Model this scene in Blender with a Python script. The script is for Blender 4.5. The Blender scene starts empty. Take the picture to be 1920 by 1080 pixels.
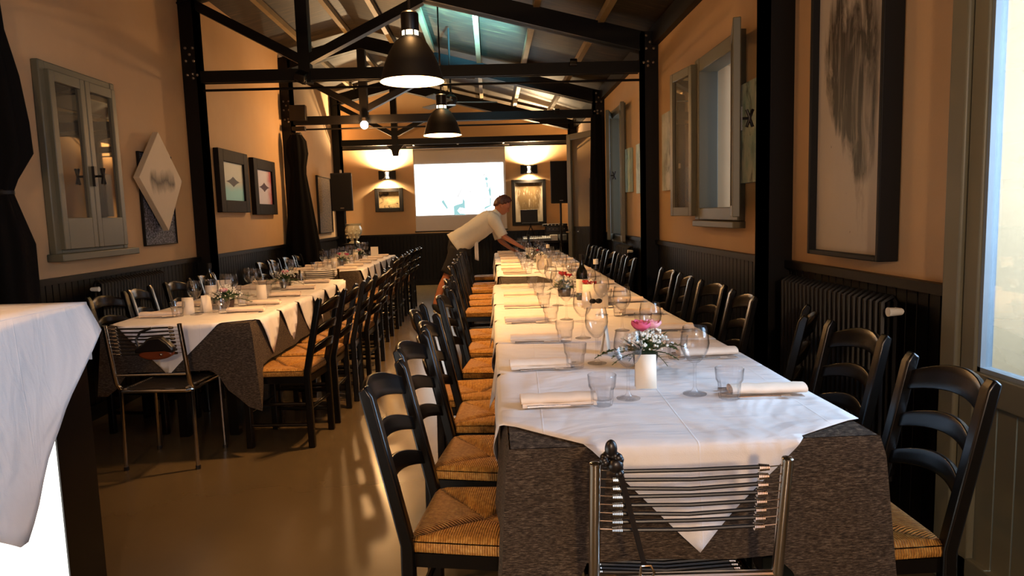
import bpy, math, random
from mathutils import Vector, Matrix
PI = math.pi
R = math.radians
random.seed(7)
sc = bpy.context.scene
col = sc.collection

# ------------------------------------------------------------------ camera
CAM_H = 1.37
YAW, PITCH, ROLL = 0.0272, 0.1077, 0.0299
cam = bpy.data.cameras.new('camera')
cam.sensor_width = 36.0
cam.lens = 1290.0 / 1920.0 * 36.0
cam.clip_start = 0.03
cam.clip_end = 200
camo = bpy.data.objects.new('camera', cam)
camo.location = (0, 0, CAM_H)
camo.matrix_world = (Matrix.Translation((0, 0, CAM_H)) @ Matrix.Rotation(-YAW, 4, 'Z')
                     @ Matrix.Rotation(-PITCH, 4, 'X') @ Matrix.Rotation(PI / 2, 4, 'X') @ Matrix.Rotation(-ROLL, 4, 'Z'))
col.objects.link(camo)
sc.camera = camo

# ------------------------------------------------------------------ world, exposure, daylight
w = bpy.data.worlds.new('world')
sc.world = w
w.use_nodes = True
w.node_tree.nodes['Background'].inputs[0].default_value = (0.62, 0.78, 1.0, 1)
w.node_tree.nodes['Background'].inputs[1].default_value = 0.75
sc.view_settings.view_transform = 'Standard'
sc.view_settings.look = 'None'
sc.view_settings.exposure = 0.7
sc.view_settings.gamma = 1.0
sc.cycles.use_denoising = True
sc.cycles.sample_clamp_indirect = 4.0
sc.cycles.max_bounces = 8
sc.cycles.transparent_max_bounces = 32


def area_light(name, loc, rot, sx, sy, power, color):
    l = bpy.data.lights.new(name, 'AREA')
    l.shape = 'RECTANGLE'
    l.size, l.size_y = sx, sy
    l.energy = power
    l.color = color
    o = bpy.data.objects.new(name, l)
    o.location = loc
    o.rotation_euler = rot
    col.objects.link(o)
    return o


def point_light(name, loc, power, color, size=0.04, spot=None, rot=None, blend=0.3):
    l = bpy.data.lights.new(name, 'SPOT' if spot else 'POINT')
    l.energy = power
    l.color = color
    l.shadow_soft_size = size
    if spot:
        l.spot_size = spot
        l.spot_blend = blend
    o = bpy.data.objects.new(name, l)
    o.location = loc
    if rot:
        o.rotation_euler = rot
    col.objects.link(o)
    return o


DAY = (0.70, 0.81, 1.0)
WARM = (1.0, 0.52, 0.19)
# daylight through the glazed door (wall_right) and the entrance window behind the camera
area_light('daylight_door', (2.35, 1.65, 1.80), (0, R(90), 0), 1.6, 1.1, 190, DAY)
area_light('daylight_entrance', (0.9, -2.25, 2.25), (R(68), 0, R(0)), 2.2, 1.2, 14, DAY)
area_light('daylight_window', (2.75, 5.05, 1.9), (0, R(90), 0), 1.1, 0.8, 4, DAY)
area_light('daylight_far_window', (2.25, 9.1, 1.8), (0, R(90), 0), 1.5, 0.7, 4, DAY)

XL, XR, YB, YF = -2.89, 1.65, 13.76, -2.0


# ------------------------------------------------------------------ materials
def lin(h):
    h = h.lstrip('#')
    return tuple((((c / 12.92) if c <= 0.04045 else ((c + 0.055) / 1.055) ** 2.4)) for c in
                 [int(h[i:i + 2], 16) / 255 for i in (0, 2, 4)])


class NT:
    def __init__(s, name):
        s.m = bpy.data.materials.new(name)
        s.m.use_nodes = True
        s.t = s.m.node_tree
        s.n = s.t.nodes
        s.bsdf = s.n['Principled BSDF']
        s.out = s.n['Material Output']

    def new(s, k, **kw):
        x = s.n.new(k)
        for a, b in kw.items():
            setattr(x, a, b)
        return x

    def ln(s, a, b):
        s.t.links.new(a, b)

    def val(s, sock, v):
        if isinstance(v, bpy.types.NodeSocket):
            s.ln(v, sock)
        else:
            sock.default_value = v

    def math(s, op, a, b=0.0, c=0.0, clamp=False):
        x = s.new('ShaderNodeMath', operation=op, use_clamp=clamp)
        s.val(x.inputs[0], a)
        s.val(x.inputs[1], b)
        if len(x.inputs) > 2:
            s.val(x.inputs[2], c)
        return x.outputs[0]

    def coord(s, kind='Object'):
        return s.new('ShaderNodeTexCoord').outputs[kind]

    def mapping(s, vec, scale=(1, 1, 1), rot=(0, 0, 0), loc=(0, 0, 0)):
        x = s.new('ShaderNodeMapping')
        s.ln(vec, x.inputs[0])
        x.inputs['Scale'].default_value = scale
        x.inputs['Rotation'].default_value = rot
        x.inputs['Location'].default_value = loc
        return x.outputs[0]

    def noise(s, vec, scale=5, detail=3, rough=0.5, dist=0.0):
        x = s.new('ShaderNodeTexNoise')
        s.ln(vec, x.inputs['Vector'])
        x.inputs['Scale'].default_value = scale
        x.inputs['Detail'].default_value = detail
        x.inputs['Roughness'].default_value = rough
        x.inputs['Distortion'].default_value = dist
        return x.outputs['Fac']

    def ramp(s, fac, stops):
        x = s.new('ShaderNodeValToRGB')
        s.ln(fac, x.inputs[0])
        e = x.color_ramp.elements
        while len(e) > 1:
            e.remove(e[-1])
        for i, (p, c) in enumerate(stops):
            if not isinstance(c, tuple):
                c = (c, c, c)
            if i == 0:
                e[0].position = p
                e[0].color = (*c, 1)
            else:
                q = e.new(p)
                q.color = (*c, 1)
        return x.outputs[0]

    def mix(s, fac, a, b):
        x = s.new('ShaderNodeMix', data_type='RGBA')
        s.val(x.inputs['Factor'], fac)
        for k, v in ((6, a), (7, b)):
            if isinstance(v, tuple) and len(v) == 3:
                v = (*v, 1)
            s.val(x.inputs[k], v)
        return x.outputs[2]

    def bump(s, h, strength=0.3, dist=0.01):
        x = s.new('ShaderNodeBump')
        x.inputs['Strength'].default_value = strength
        x.inputs['Distance'].default_value = dist
        s.ln(h, x.inputs['Height'])
        s.ln(x.outputs[0], s.bsdf.inputs['Normal'])

    def set(s, color=None, rough=0.5, metal=0.0, spec=0.5, emit=None, estr=0.0):
        b = s.bsdf
        if color is not None:
            s.val(b.inputs['Base Color'], (*color, 1) if isinstance(color, tuple) and len(color) == 3 else color)
        s.val(b.inputs['Roughness'], rough)
        b.inputs['Metallic'].default_value = metal
        b.inputs['Specular IOR Level'].default_value = spec
        if emit is not None:
            s.val(b.inputs['Emission Color'], (*emit, 1) if isinstance(emit, tuple) else emit)
            b.inputs['Emission Strength'].default_value = estr
        return s.m


def flat(name, c, rough=0.5, metal=0.0, spec=0.5, var=0.12, scale=12, bump=0.0):
    t = NT(name)
    n = t.noise(t.coord(), scale, 4)
    a = tuple(x * (1 - var) for x in c)
    b = tuple(min(1, x * (1 + var)) for x in c)
    t.set(t.mix(n, a, b), rough, metal, spec)
    if bump:
        t.bump(n, bump, 0.004)
    return t.m


def emitter(name, c, strength):
    t = NT(name)
    return t.set((0.02, 0.02, 0.02), 0.5, emit=c, estr=strength)


M = {}
M['plaster'] = None
t = NT('warm_plaster')
n = t.noise(t.coord(), 2.2, 6, 0.6)
n2 = t.noise(t.coord(), 90, 3)
t.set(t.mix(n, lin('#B08F68'), lin('#C2A17A')), 0.75, spec=0.25)
t.bump(n2, 0.12, 0.003)
M['plaster'] = t.m
t = NT('glossy_resin_floor')
n = t.noise(t.coord(), 0.9, 5, 0.6)
n2 = t.noise(t.mapping(t.coord(), (3, 1, 1)), 6, 4)
t.set(t.mix(n, lin('#463A29'), lin('#5C4E37')), t.math('MULTIPLY_ADD', n, 0.10, 0.20), spec=0.45)
M['floor'] = t.m
t = NT('dark_roof_boards')
co = t.coord()
n = t.noise(t.mapping(co, (1.2, 9, 1.2)), 3, 6, 0.65, 0.6)
wv = t.new('ShaderNodeTexWave', wave_type='BANDS', bands_direction='Y')
t.ln(co, wv.inputs[0])
wv.inputs['Scale'].default_value = 1.6
wv.inputs['Distortion'].default_value = 0.0
g = t.ramp(wv.outputs['Fac'], [(0.0, 0.0), (0.05, 1.0)])
c = t.ramp(n, [(0.3, lin('#0E0A06')), (0.55, lin('#281E12')), (0.75, lin('#524228'))])
t.set(t.mix(g, (0.01, 0.007, 0.005), c), 0.55, spec=0.25)
t.bump(n, 0.12, 0.002)
M['boards'] = t.m
M['purlin'] = flat('pale_batten_wood', lin('#7A6A4C'), 0.5, var=0.3, scale=8)
M['steel'] = flat('blackened_steel', lin('#0C0806'), 0.5, 0.0, 0.2, scale=5)
M['bolt'] = flat('pale_bolt_steel', lin('#8B8176'), 0.35, 0.6)
M['dado'] = flat('dark_stained_wainscot', lin('#050302'), 0.42, 0, .2, var=0.35, scale=6)
M['black_wood'] = None
t = NT('black_stained_wood')
n = t.noise(t.mapping(t.coord(), (14, 14, 1.5)), 5, 4)
t.set(t.mix(n, lin('#050403'), lin('#0C0908')), 0.27, spec=0.38)
t.bump(n, 0.06, 0.002)
M['black_wood'] = t.m
# rush seat
t = NT('woven_rush')
sep = t.new('ShaderNodeSeparateXYZ')
t.ln(t.coord(), sep.inputs[0])
ax = t.math('ABSOLUTE', sep.outputs[0])
ay = t.math('ABSOLUTE', sep.outputs[1])
sel = t.math('GREATER_THAN', ax, ay)
wob = t.math('MULTIPLY', t.noise(t.coord(), 14, 2), 0.003)
u = t.math('ADD', t.math('ADD', t.math('MULTIPLY', sel, sep.outputs[1]), t.math('MULTIPLY', t.math('SUBTRACT', 1.0, sel), sep.outputs[0])), wob)
st = t.math('SINE', t.math('MULTIPLY', u, 900.0))
st = t.math('MULTIPLY_ADD', st, 0.5, 0.5)
seam = t.math('ABSOLUTE', t.math('SUBTRACT', ax, ay))
seam = t.math('MULTIPLY', seam, 70.0, clamp=True)
fib = t.noise(t.mapping(t.coord(), (1, 1, 1)), 70, 4, 0.7)
base = t.ramp(fib, [(0.25, lin('#80501E')), (0.5, lin('#BC8438')), (0.8, lin('#E8B868'))])
base = t.mix(t.math('MULTIPLY', sel, 0.25), base, lin('#6E431C'))  # strand-direction sheen painted into the colour: two triangles mixed darker
base = t.mix(t.math('MULTIPLY', t.math('SUBTRACT', 1.0, st), 0.45), base, lin('#4A240C'))
base = t.mix(t.math('MULTIPLY', t.math('SUBTRACT', 1.0, seam), 0.75), base, lin('#351A09'))
t.set(base, 0.55, spec=0.35)
t.bump(t.math('ADD', st, t.math('MULTIPLY', fib, 0.6)), 0.9, 0.004)
M['rush'] = t.m
M['cloth'] = None
t = NT('white_table_linen')
n = t.noise(t.coord(), 2.5, 3, 0.55, 0.8)
n2 = t.noise(t.coord(), 350, 2)
t.set(t.mix(n, lin('#DAD6D6'), lin('#E8E4E3')), 0.8, spec=0.15)
sp = t.new('ShaderNodeSeparateXYZ')
t.ln(t.mapping(t.coord(), (2.6, 2.6, 2.6), rot=(0, 0, .04)), sp.inputs[0])
cr_ = None
for q in (0, 1):
    fr = t.math('ABSOLUTE', t.math('SUBTRACT', t.math('FRACT', t.math('ADD', sp.outputs[q], .37)), .5))
    fr = t.math('SUBTRACT', 1.0, t.math('MULTIPLY', fr, 120.0, clamp=True))
    cr_ = fr if cr_ is None else t.math('MAXIMUM', cr_, fr)
n3 = t.noise(t.mapping(t.coord(), (1.2, 3.0, 1.2), rot=(0, 0, .7)), 3.2, 3, .5, 1.2)
b = t.math('ADD', t.math('ADD', t.math('MULTIPLY', n, 0.7), t.math('MULTIPLY', n3, 0.18)), t.math('ADD', t.math('MULTIPLY', n2, 0.01), t.math('MULTIPLY', cr_, 0.014)))
t.bump(b, 0.7, 0.07)
M['cloth'] = t.m
t = NT('folded_linen')
n = t.noise(t.coord(), 30, 3)
t.set(t.mix(n, lin('#E2CFBB'), lin('#EEDDCB')), 0.8, spec=0.15)
t.bump(n, 0.15, 0.006)
M['napkin'] = t.m
t = NT('charcoal_melange_cloth')
n = t.noise(t.mapping(t.coord(), (22, 22, 120)), 3.0, 4, 0.75)
n2 = t.noise(t.coord(), 3, 3)
c = t.ramp(n, [(0.36, lin('#1B1613')), (0.52, lin('#43382E')), (0.70, lin('#75685A'))])
t.set(t.mix(t.math('MULTIPLY', n2, 0.35), c, lin('#3A3430')), 0.85, spec=0.1)
t.bump(n, 0.35, 0.003)
M['grey_cloth'] = t.m
M['chrome'] = flat('polished_chrome', (0.62, 0.58, 0.52), 0.12, 1.0, var=0.03)
M['cord_black'] = flat('black_rubber_cord', lin('#120E0C'), 0.4)
M['leather_brown'] = flat('tan_brown_leather', lin('#5E2A12'), 0.35, var=0.2)
M['leather_black'] = flat('black_leather', lin('#100C0B'), 0.35, var=0.2)
M['paint_grey'] = flat('grey_green_joinery_paint', lin('#5F5A47'), 0.45, var=0.1, scale=4, bump=0.05)
M['speaker'] = flat('black_speaker_shell', lin('#14110F'), 0.6)
M['shade'] = flat('dark_enamel_shade', lin('#1A1511'), 0.45)
M['shade_in'] = flat('white_enamel_lining', (0.85, 0.82, 0.76), 0.5, var=0.02)
M['curtain'] = flat('black_velvet_curtain', lin('#0B0908'), 0.9, spec=0.1)
M['ceramic'] = flat('cream_ceramic', lin('#D2C7A6'), 0.3, var=0.15, scale=20)
M['card'] = flat('cream_card', lin('#E8DDCB'), 0.7, var=0.03)
M['ink'] = flat('black_print', lin('#0C0908'), 0.6, spec=.25)
M['skin'] = flat('warm_skin', lin('#B87450'), 0.5, var=0.08)
M['hair'] = flat('auburn_hair', lin('#5A2F16'), 0.5, var=0.4, scale=60)
M['shirt'] = flat('white_cotton_shirt', lin('#E6DECB'), 0.8, var=0.04, bump=0.2, scale=30)
M['shorts'] = flat('black_cotton', lin('#17120F'), 0.8)
M['steel_cut'] = flat('cutlery_steel', (0.6, 0.57, 0.55), 0.2, 1.0, var=0.05)
M['screen'] = flat('projection_screen_fabric', lin('#D8D2CE'), 0.8, var=0.03)
M['white_paint'] = flat('white_paint', lin('#D8D2C4'), 0.5, var=0.05)
M['dark_metal'] = flat('dark_metal', lin('#1B1613'), 0.35, 0.3)
M['green_bottle'] = flat('dark_bottle_glass', lin('#0A0C07'), 0.06, var=0.1)
M['rose'] = flat('pink_rose_petal', lin('#D8587A'), 0.55, var=0.25, scale=40)
M['rose_pale'] = flat('pale_pink_petal', lin('#EFA9B4'), 0.55, var=0.15, scale=40)
M['red_petal'] = flat('red_petal', lin('#B52A2A'), 0.5, var=0.3, scale=40)
M['leaf'] = flat('fern_leaf', lin('#2F4A22'), 0.5, var=0.4, scale=30)
M['baby'] = flat('white_blossom', lin('#F0EEE2'), 0.6, var=0.05)
M['pot'] = flat('woven_dark_pot', lin('#3A2A22'), 0.7, var=0.3, scale=50)
M['grey_box'] = flat('grey_plastic', lin('#6F777C'), 0.5)
M['pale_wall'] = flat('pale_outer_render', lin('#B9C3CB'), 0.8)


def glass_mat(name, tint, edge, gloss=0.10, rough=0.02):
    t = NT(name)
    lw = t.new('ShaderNodeLayerWeight')
    lw.inputs['Blend'].default_value = 0.35
    tr = t.new('ShaderNodeBsdfTransparent')
    t.ln(t.mix(t.math('POWER', lw.outputs['Facing'], 3.0), tint, edge), tr.inputs[0])
    gl = t.new('ShaderNodeBsdfGlossy')
    gl.inputs['Roughness'].default_value = rough
    mx = t.new('ShaderNodeMixShader')
    t.ln(t.math('MULTIPLY_ADD', t.math('POWER', lw.outputs['Facing'], 3.0), 0.7, gloss, clamp=True), mx.inputs[0])
    t.ln(tr.outputs[0], mx.inputs[1])
    t.ln(gl.outputs[0], mx.inputs[2])
    t.ln(mx.outputs[0], t.out.inputs[0])
    return t.m


M['glass'] = glass_mat('clear_table_glass', (0.992, 0.992, 0.995), (0.16, 0.16, 0.18), 0.05)
M['tumbler'] = glass_mat('thick_tumbler_glass', (0.985, 0.985, 0.99), (0.16, 0.16, 0.18), 0.06, 0.03)
M['pane'] = glass_mat('window_pane', (0.78, 0.84, 0.88), (0.5, 0.55, 0.6), 0.10)
t = NT('frosted_door_pane')
tr = t.new('ShaderNodeBsdfTransparent')
tr.inputs[0].default_value = (0.55, 0.62, 0.66, 1)
gl = t.new('ShaderNodeBsdfGlossy')
gl.inputs['Roughness'].default_value = 0.03
mx = t.new('ShaderNodeMixShader')
mx.inputs[0].default_value = 0.16
t.ln(tr.outputs[0], mx.inputs[1])
t.ln(gl.outputs[0], mx.inputs[2])
t.ln(mx.outputs[0], t.out.inputs[0])
M['door_pane'] = t.m
t = NT('dark_mirror_pane')
gl = t.new('ShaderNodeBsdfGlossy')
gl.inputs['Roughness'].default_value = 0.02
gl.inputs[0].default_value = (0.55, 0.5, 0.42, 1)
mx = t.new('ShaderNodeMixShader')
mx.inputs[0].default_value = 0.42
t.bsdf.inputs['Base Color'].default_value = (0.02, 0.017, 0.012, 1)
t.ln(t.bsdf.outputs[0], mx.inputs[1])
t.ln(gl.outputs[0], mx.inputs[2])
t.ln(mx.outputs[0], t.out.inputs[0])
M['mirror'] = t.m
M['glow_disc'] = emitter('lamp_bulb_glow', (1.0, 0.80, 0.50), 30)
M['glow_vent'] = emitter('lamp_neck_glow', (1.0, 0.78, 0.50), 2.5)
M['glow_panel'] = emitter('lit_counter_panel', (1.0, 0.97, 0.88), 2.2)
M['projection'] = emitter('projected_image', (0.93, 1.0, 1.0), 2.6)
M['projection_teal'] = emitter('projected_teal', (0.22, 0.42, 0.43), 1.0)
M['projection_grey'] = emitter('projected_grey', (0.5, 0.5, 0.5), 1.0)


# ------------------------------------------------------------------ mesh helpers
class MB:
    def __init__(s):
        s.v, s.f, s.mi = [], [], []
        s.cur = 0

    def _add(s, vs, fs):
        o = len(s.v)
        s.v += [tuple(v) for v in vs]
        for f in fs:
            s.f.append(tuple(i + o for i in f))
            s.mi.append(s.cur)
        return s

    def box(s, a, b, mat=None):
        x0, y0, z0 = a
        x1, y1, z1 = b
        vs = [Vector(p) for p in ((x0, y0, z0), (x1, y0, z0), (x1, y1, z0), (x0, y1, z0), (x0, y0, z1), (x1, y0, z1), (x1, y1, z1), (x0, y1, z1))]
        if mat:
            vs = [mat @ p for p in vs]
        return s._add(vs, [(0, 3, 2, 1), (4, 5, 6, 7), (0, 1, 5, 4), (1, 2, 6, 5), (2, 3, 7, 6), (3, 0, 4, 7)])

    def bar(s, a, b, wd, ht, up=(0, 0, 1)):
        a, b = Vector(a), Vector(b)
        d = (b - a).normalized()
        sx = d.cross(Vector(up)).normalized()
        sz = sx.cross(d).normalized()
        vs = [p + sx * i * wd / 2 + sz * j * ht / 2 for p in (a, b) for i, j in ((-1, -1), (1, -1), (1, 1), (-1, 1))]
        return s._add(vs, [(3, 2, 1, 0), (4, 5, 6, 7), (0, 1, 5, 4), (1, 2, 6, 5), (2, 3, 7, 6), (3, 0, 4, 7)])

    def prism(s, pts, axis, a0, a1):
        n = len(pts)

        def P(p, a):
            return {'x': (a, p[0], p[1]), 'y': (p[0], a, p[1]), 'z': (p[0], p[1], a)}[axis]
        vs = [P(p, a0) for p in pts] + [P(p, a1) for p in pts]
        fs = [tuple(range(n))[::-1], tuple(range(n, 2 * n))] + [(i, (i + 1) % n, n + (i + 1) % n, n + i) for i in range(n)]
        return s._add(vs, fs)

    def tube(s, pts, r, seg=8, caps=True):
        pts = [Vector(p) for p in pts]
        rs = r if isinstance(r, (list, tuple)) else [r] * len(pts)
        rings = []
        x = None
        for i, p in enumerate(pts):
            d = (pts[min(i + 1, len(pts) - 1)] - pts[max(i - 1, 0)]).normalized()
            if x is None:
                x = d.cross(Vector((0, 0, 1)) if abs(d.z) < 0.9 else Vector((1, 0, 0))).normalized()
            else:
                x = (x - d * x.dot(d)).normalized()
            y = d.cross(x).normalized()
            rings.append([p + (x * math.cos(2 * PI * k / seg) + y * math.sin(2 * PI * k / seg)) * rs[i] for k in range(seg)])
        vs = [q for g in rings for q in g]
        fs = []
        for i in range(len(pts) - 1):
            for k in range(seg):
                a, b = i * seg + k, i * seg + (k + 1) % seg
                fs.append((a, b, b + seg, a + seg))
        if caps:
            fs.append(tuple(range(seg))[::-1])
            fs.append(tuple(range((len(pts) - 1) * seg, len(pts) * seg)))
        return s._add(vs, fs)

    def lathe(s, prof, seg=16, c=(0, 0, 0), fn=None, sx=1.0, sy=1.0):
        vs = []
        for (r, z) in prof:
            for k in range(seg):
                a = 2 * PI * k / seg
                rr = r * (fn(a, z) if fn else 1)
                vs.append((c[0] + rr * math.cos(a) * sx, c[1] + rr * math.sin(a) * sy, c[2] + z))
        fs = []
        for i in range(len(prof) - 1):
            for k in range(seg):
                a, b = i * seg + k, i * seg + (k + 1) % seg
                fs.append((a, b, b + seg, a + seg))
        if prof[0][0] < 1e-4 or True:
            if prof[0][0] > 1e-4 and s_cap(prof, 0):
                fs.append(tuple(range(seg))[::-1])
        return s._add(vs, fs)

    def ball(s, c, r, seg=8, ring=6, sc_=(1, 1, 1)):
        vs = [(c[0], c[1], c[2] - r * sc_[2])]
        for i in range(1, ring):
            p = PI * i / ring
            for k in range(seg):
                a = 2 * PI * k / seg
                vs.append((c[0] + r * math.sin(p) * math.cos(a) * sc_[0], c[1] + r * math.sin(p) * math.sin(a) * sc_[1], c[2] - r * math.cos(p) * sc_[2]))
        vs.append((c[0], c[1], c[2] + r * sc_[2]))
        fs = [(0, 1 + (k + 1) % seg, 1 + k) for k in range(seg)]
        for i in range(ring - 2):
            for k in range(seg):
                a, b = 1 + i * seg + k, 1 + i * seg + (k + 1) % seg
                fs.append((a, b, b + seg, a + seg))
        t_ = len(vs) - 1
        fs += [(t_, 1 + (ring - 2) * seg + k, 1 + (ring - 2) * seg + (k + 1) % seg) for k in range(seg)]
        return s._add(vs, fs)

    def quad(s, *p):
        return s._add(p, [tuple(range(len(p)))])

    def grid(s, fn, nu, nv, close=False):
        vs = [fn(i / nu, j / nv) for i in range(nu + 1) for j in range(nv + 1)]
        fs = [(i * (nv + 1) + j, (i + 1) * (nv + 1) + j, (i + 1) * (nv + 1) + j + 1, i * (nv + 1) + j + 1) for i in range(nu) for j in range(nv)]
        return s._add(vs, fs)

    def build(s, name, mat, parent=None, bevel=0, solid=0, angle=35, sub=0):
        me = bpy.data.meshes.new(name)
        me.from_pydata(s.v, [], s.f)
        for mm in (mat if isinstance(mat, (list, tuple)) else [mat]):
            me.materials.append(M[mm] if isinstance(mm, str) else mm)
        me.polygons.foreach_set('use_smooth', [True] * len(me.polygons))
        me.polygons.foreach_set('material_index', s.mi)
        me.update()
        me.set_sharp_from_angle(angle=R(angle))
        o = bpy.data.objects.new(name, me)
        col.objects.link(o)
        if parent is not None:
            o.parent = parent
        if solid:
            md = o.modifiers.new('solid', 'SOLIDIFY')
            md.thickness = solid
            md.offset = 0
        if bevel:
            md = o.modifiers.new('bevel', 'BEVEL')
            md.width = bevel
            md.segments = 2
            md.limit_method = 'ANGLE'
        if sub:
            md = o.modifiers.new('sub', 'SUBSURF')
            md.levels = md.render_levels = sub
        return o


def s_cap(prof, i):
    return False


def tag(o, label=None, cat=None, group=None, kind=None):
    if label: o['label'] = label
    if cat: o['category'] = cat
    if group: o['group'] = group
    if kind: o['kind'] = kind
    return o


def thing(name, label, cat, loc=(0, 0, 0), rz=0, group=None, kind=None):
    o = bpy.data.objects.new(name, None)
    o.empty_display_size = 0.1
    o.location = loc
    o.rotation_euler = (0, 0, rz)
    col.objects.link(o)
    return tag(o, label, cat, group, kind)


KIDS = {}


def dup(o, loc, rz=0, label=None, group=None, parent=None, rot=None, scale=None):
    c = o.copy()
    col.objects.link(c)
    if parent is not None:
        c.parent = parent
    else:
        c.location = loc
        c.rotation_euler = rot if rot else (0, 0, rz)
        if scale: c.scale = scale
        if label: c['label'] = label
        if group: c['group'] = group
    if o.name not in KIDS:
        KIDS[o.name] = list(o.children)
    for ch in KIDS[o.name]:
        dup(ch, None, parent=c)
    return c


def placer(proto):
    """first call moves the prototype itself, later calls copy it"""
    st = {'n': 0, 'p': proto}
    KIDS[proto.name] = list(proto.children)
    for ch in proto.children:
        KIDS[ch.name] = list(ch.children)

    def place(loc, rz=0, label=None, group=None, rot=None, scale=None):
        st['n'] += 1
        if st['n'] == 1:
            proto.location = loc
            proto.rotation_euler = rot if rot else (0, 0, rz)
            if scale: proto.scale = scale
            if label: proto['label'] = label
            if group: proto['group'] = group
            return proto
        return dup(proto, loc, rz, label, group, rot=rot, scale=scale or (1, 1, 1))
    return place


def struct(name, mb, mat, parent=None, **kw):
    o = mb.build(name, mat, parent, **kw)
    if parent is None:
        o['kind'] = 'structure'
    return o


ORD = ['first', 'second', 'third', 'fourth', 'fifth', 'sixth', 'seventh', 'eighth', 'ninth', 'tenth', 'eleventh', 'twelfth', 'thirteenth', 'fourteenth', 'fifteenth', 'sixteenth', 'seventeenth', 'eighteenth']


def deck_z(x):
    return 3.12 + 0.25 * (XR - x) if x > -1.74 else 3.12 + 0.25 * (XR + 1.74) - 0.25 * (-1.74 - x)


# ------------------------------------------------------------------ room shell
struct('floor', MB().box((XL - .3, YF - .3, -0.1), (XR + .3, YB + .3, 0)), 'floor')


def wall_with_holes(name, x0, x1, ya, yb, top, holes):
    """wall in the y-z plane; holes = (y0,y1,z0,z1)"""
    m = MB()
    ys = sorted({ya, yb} | {h[0] for h in holes} | {h[1] for h in holes})
    for a, b in zip(ys[:-1], ys[1:]):
        segs = sorted([(h[2], h[3]) for h in holes if h[0] <= a and h[1] >= b])
        z = 0.0
        for s0, s1 in segs:
            if s0 > z + 1e-4:
                m.box((x0, a, z), (x1, b, s0))
            z = s1
        if z < top:
            m.box((x0, a, z), (x1, b, top))
    return struct(name, m, 'plaster')


WIN1 = (4.50, 5.34, 1.33, 2.44)
WIN2 = (8.42, 9.10, 1.02, 2.60)
DOOR = (0.55, 2.36, 0.0, 2.75)
wall_with_holes('wall_right', XR, XR + .3, YF, YB, 3.12, [DOOR, WIN1, WIN2])
struct('wall_left', MB().box((XL - .3, YF, 0), (XL, YB, deck_z(XL) + .05)), 'plaster')
gable = [(XL - .3, 0), (XR + .3, 0), (XR + .3, 3.05), (-1.74, deck_z(-1.74) + .02), (XL - .3, deck_z(XL - .3))]
struct('wall_back', MB().prism(gable, 'y', YB, YB + .3), 'plaster')
# wall behind the camera with a wide high window opening
m = MB()
m.box((XL - .3, YF - .3, 0), (XR + .3, YF, 1.0))
m.box((XL - .3, YF - .3, 1.0), (-0.6, YF, 3.0))
m.box((1.6, YF - .3, 1.0), (XR + .3, YF, 3.0))
m.prism([(XL - .3, 3.0), (XR + .3, 3.0), (XR + .3, 3.1), (-1.74, deck_z(-1.74) + .02), (XL - .3, deck_z(XL - .3))], 'y', YF - .3, YF)
struct('wall_front', m, 'plaster')
# roof deck as two sloped slabs
m = MB()
zr, zt, zl = deck_z(XR), deck_z(-1.74), deck_z(XL)
for (xa, za, xb, zb) in ((XR + .4, zr - .1, -1.74, zt), (-1.74, zt, XL - .4, zl - .1)):
    m.prism([(xa, za), (xb, zb), (xb, zb + .06), (xa, za + .06)], 'y', YF - .3, YB + .3)
struct('ceiling', m, 'boards')
# purlins
n_trim = 1
for x in (1.12, 0.5, -0.1, -0.74, -1.3, -1.87, -2.46):
    z = deck_z(x) - .045
    m = MB().box((x - .03, YF, z - .035), (x + .03, YB, z + .035))
    struct('trim_%d' % n_trim, m, 'purlin')
    n_trim += 1
# wall plate beam on the window side, back wall beam
struct('trim_%d' % n_trim, MB().box((XR - .06, YF, 2.93), (XR, YB, 3.10)), 'steel'); n_trim += 1
struct('trim_%d' % n_trim, MB().box((XL, YB - .07, 2.70), (XR, YB, 2.80)), 'steel'); n_trim += 1


# wainscot with board grooves
def wainscot(name, p0, p1, h, gaps=()):
    """vertical boards from p0 to p1 (xy), projecting to the left of the direction"""
    m = MB()
    a, b = Vector((*p0, 0)), Vector((*p1, 0))
    d = (b - a).normalized()
    nrm = Vector((-d.y, d.x, 0))
    L = (b - a).length
    k = int(L / 0.07)
    st = L / k
    for i in range(k):
        s0, s1 = i * st + .002, (i + 1) * st - .002
        q = [a + d * s0, a + d * s1]
        vs = []
        for z in (0, h - .04):
            vs += [q[0] + Vector((0, 0, z)), q[1] + Vector((0, 0, z)), q[1] + nrm * .014 - d * .003 + Vector((0, 0, z)), q[0] + nrm * .014 + d * .003 + Vector((0, 0, z))]
        m._add(vs, [(0, 1, 2, 3), (7, 6, 5, 4), (2, 6, 7, 3), (0, 3, 7, 4), (1, 5, 6, 2)])
    m._add([a + nrm * .004, b + nrm * .004, b + nrm * .004 + Vector((0, 0, h)), a + nrm * .004 + Vector((0, 0, h))], [(0, 1, 2, 3)])
    mid0, mid1 = a + nrm * .02 + Vector((0, 0, h - .02)), b + nrm * .02 + Vector((0, 0, h - .02))
    m.bar(mid0, mid1, .045, .04)
    m.bar(a + nrm * .018 + Vector((0, 0, .05)), b + nrm * .018 + Vector((0, 0, .05)), .036, .1)
    return struct(name, m, 'dado')


wainscot('trim_%d' % n_trim, (XL, YB), (XL, YF + .3), 1.04); n_trim += 1
wainscot('trim_%d' % n_trim, (XR, 2.38), (XR, YB), 1.07); n_trim += 1
wainscot('trim_%d' % n_trim, (XR, YB), (XL, YB), 1.03); n_trim += 1

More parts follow.
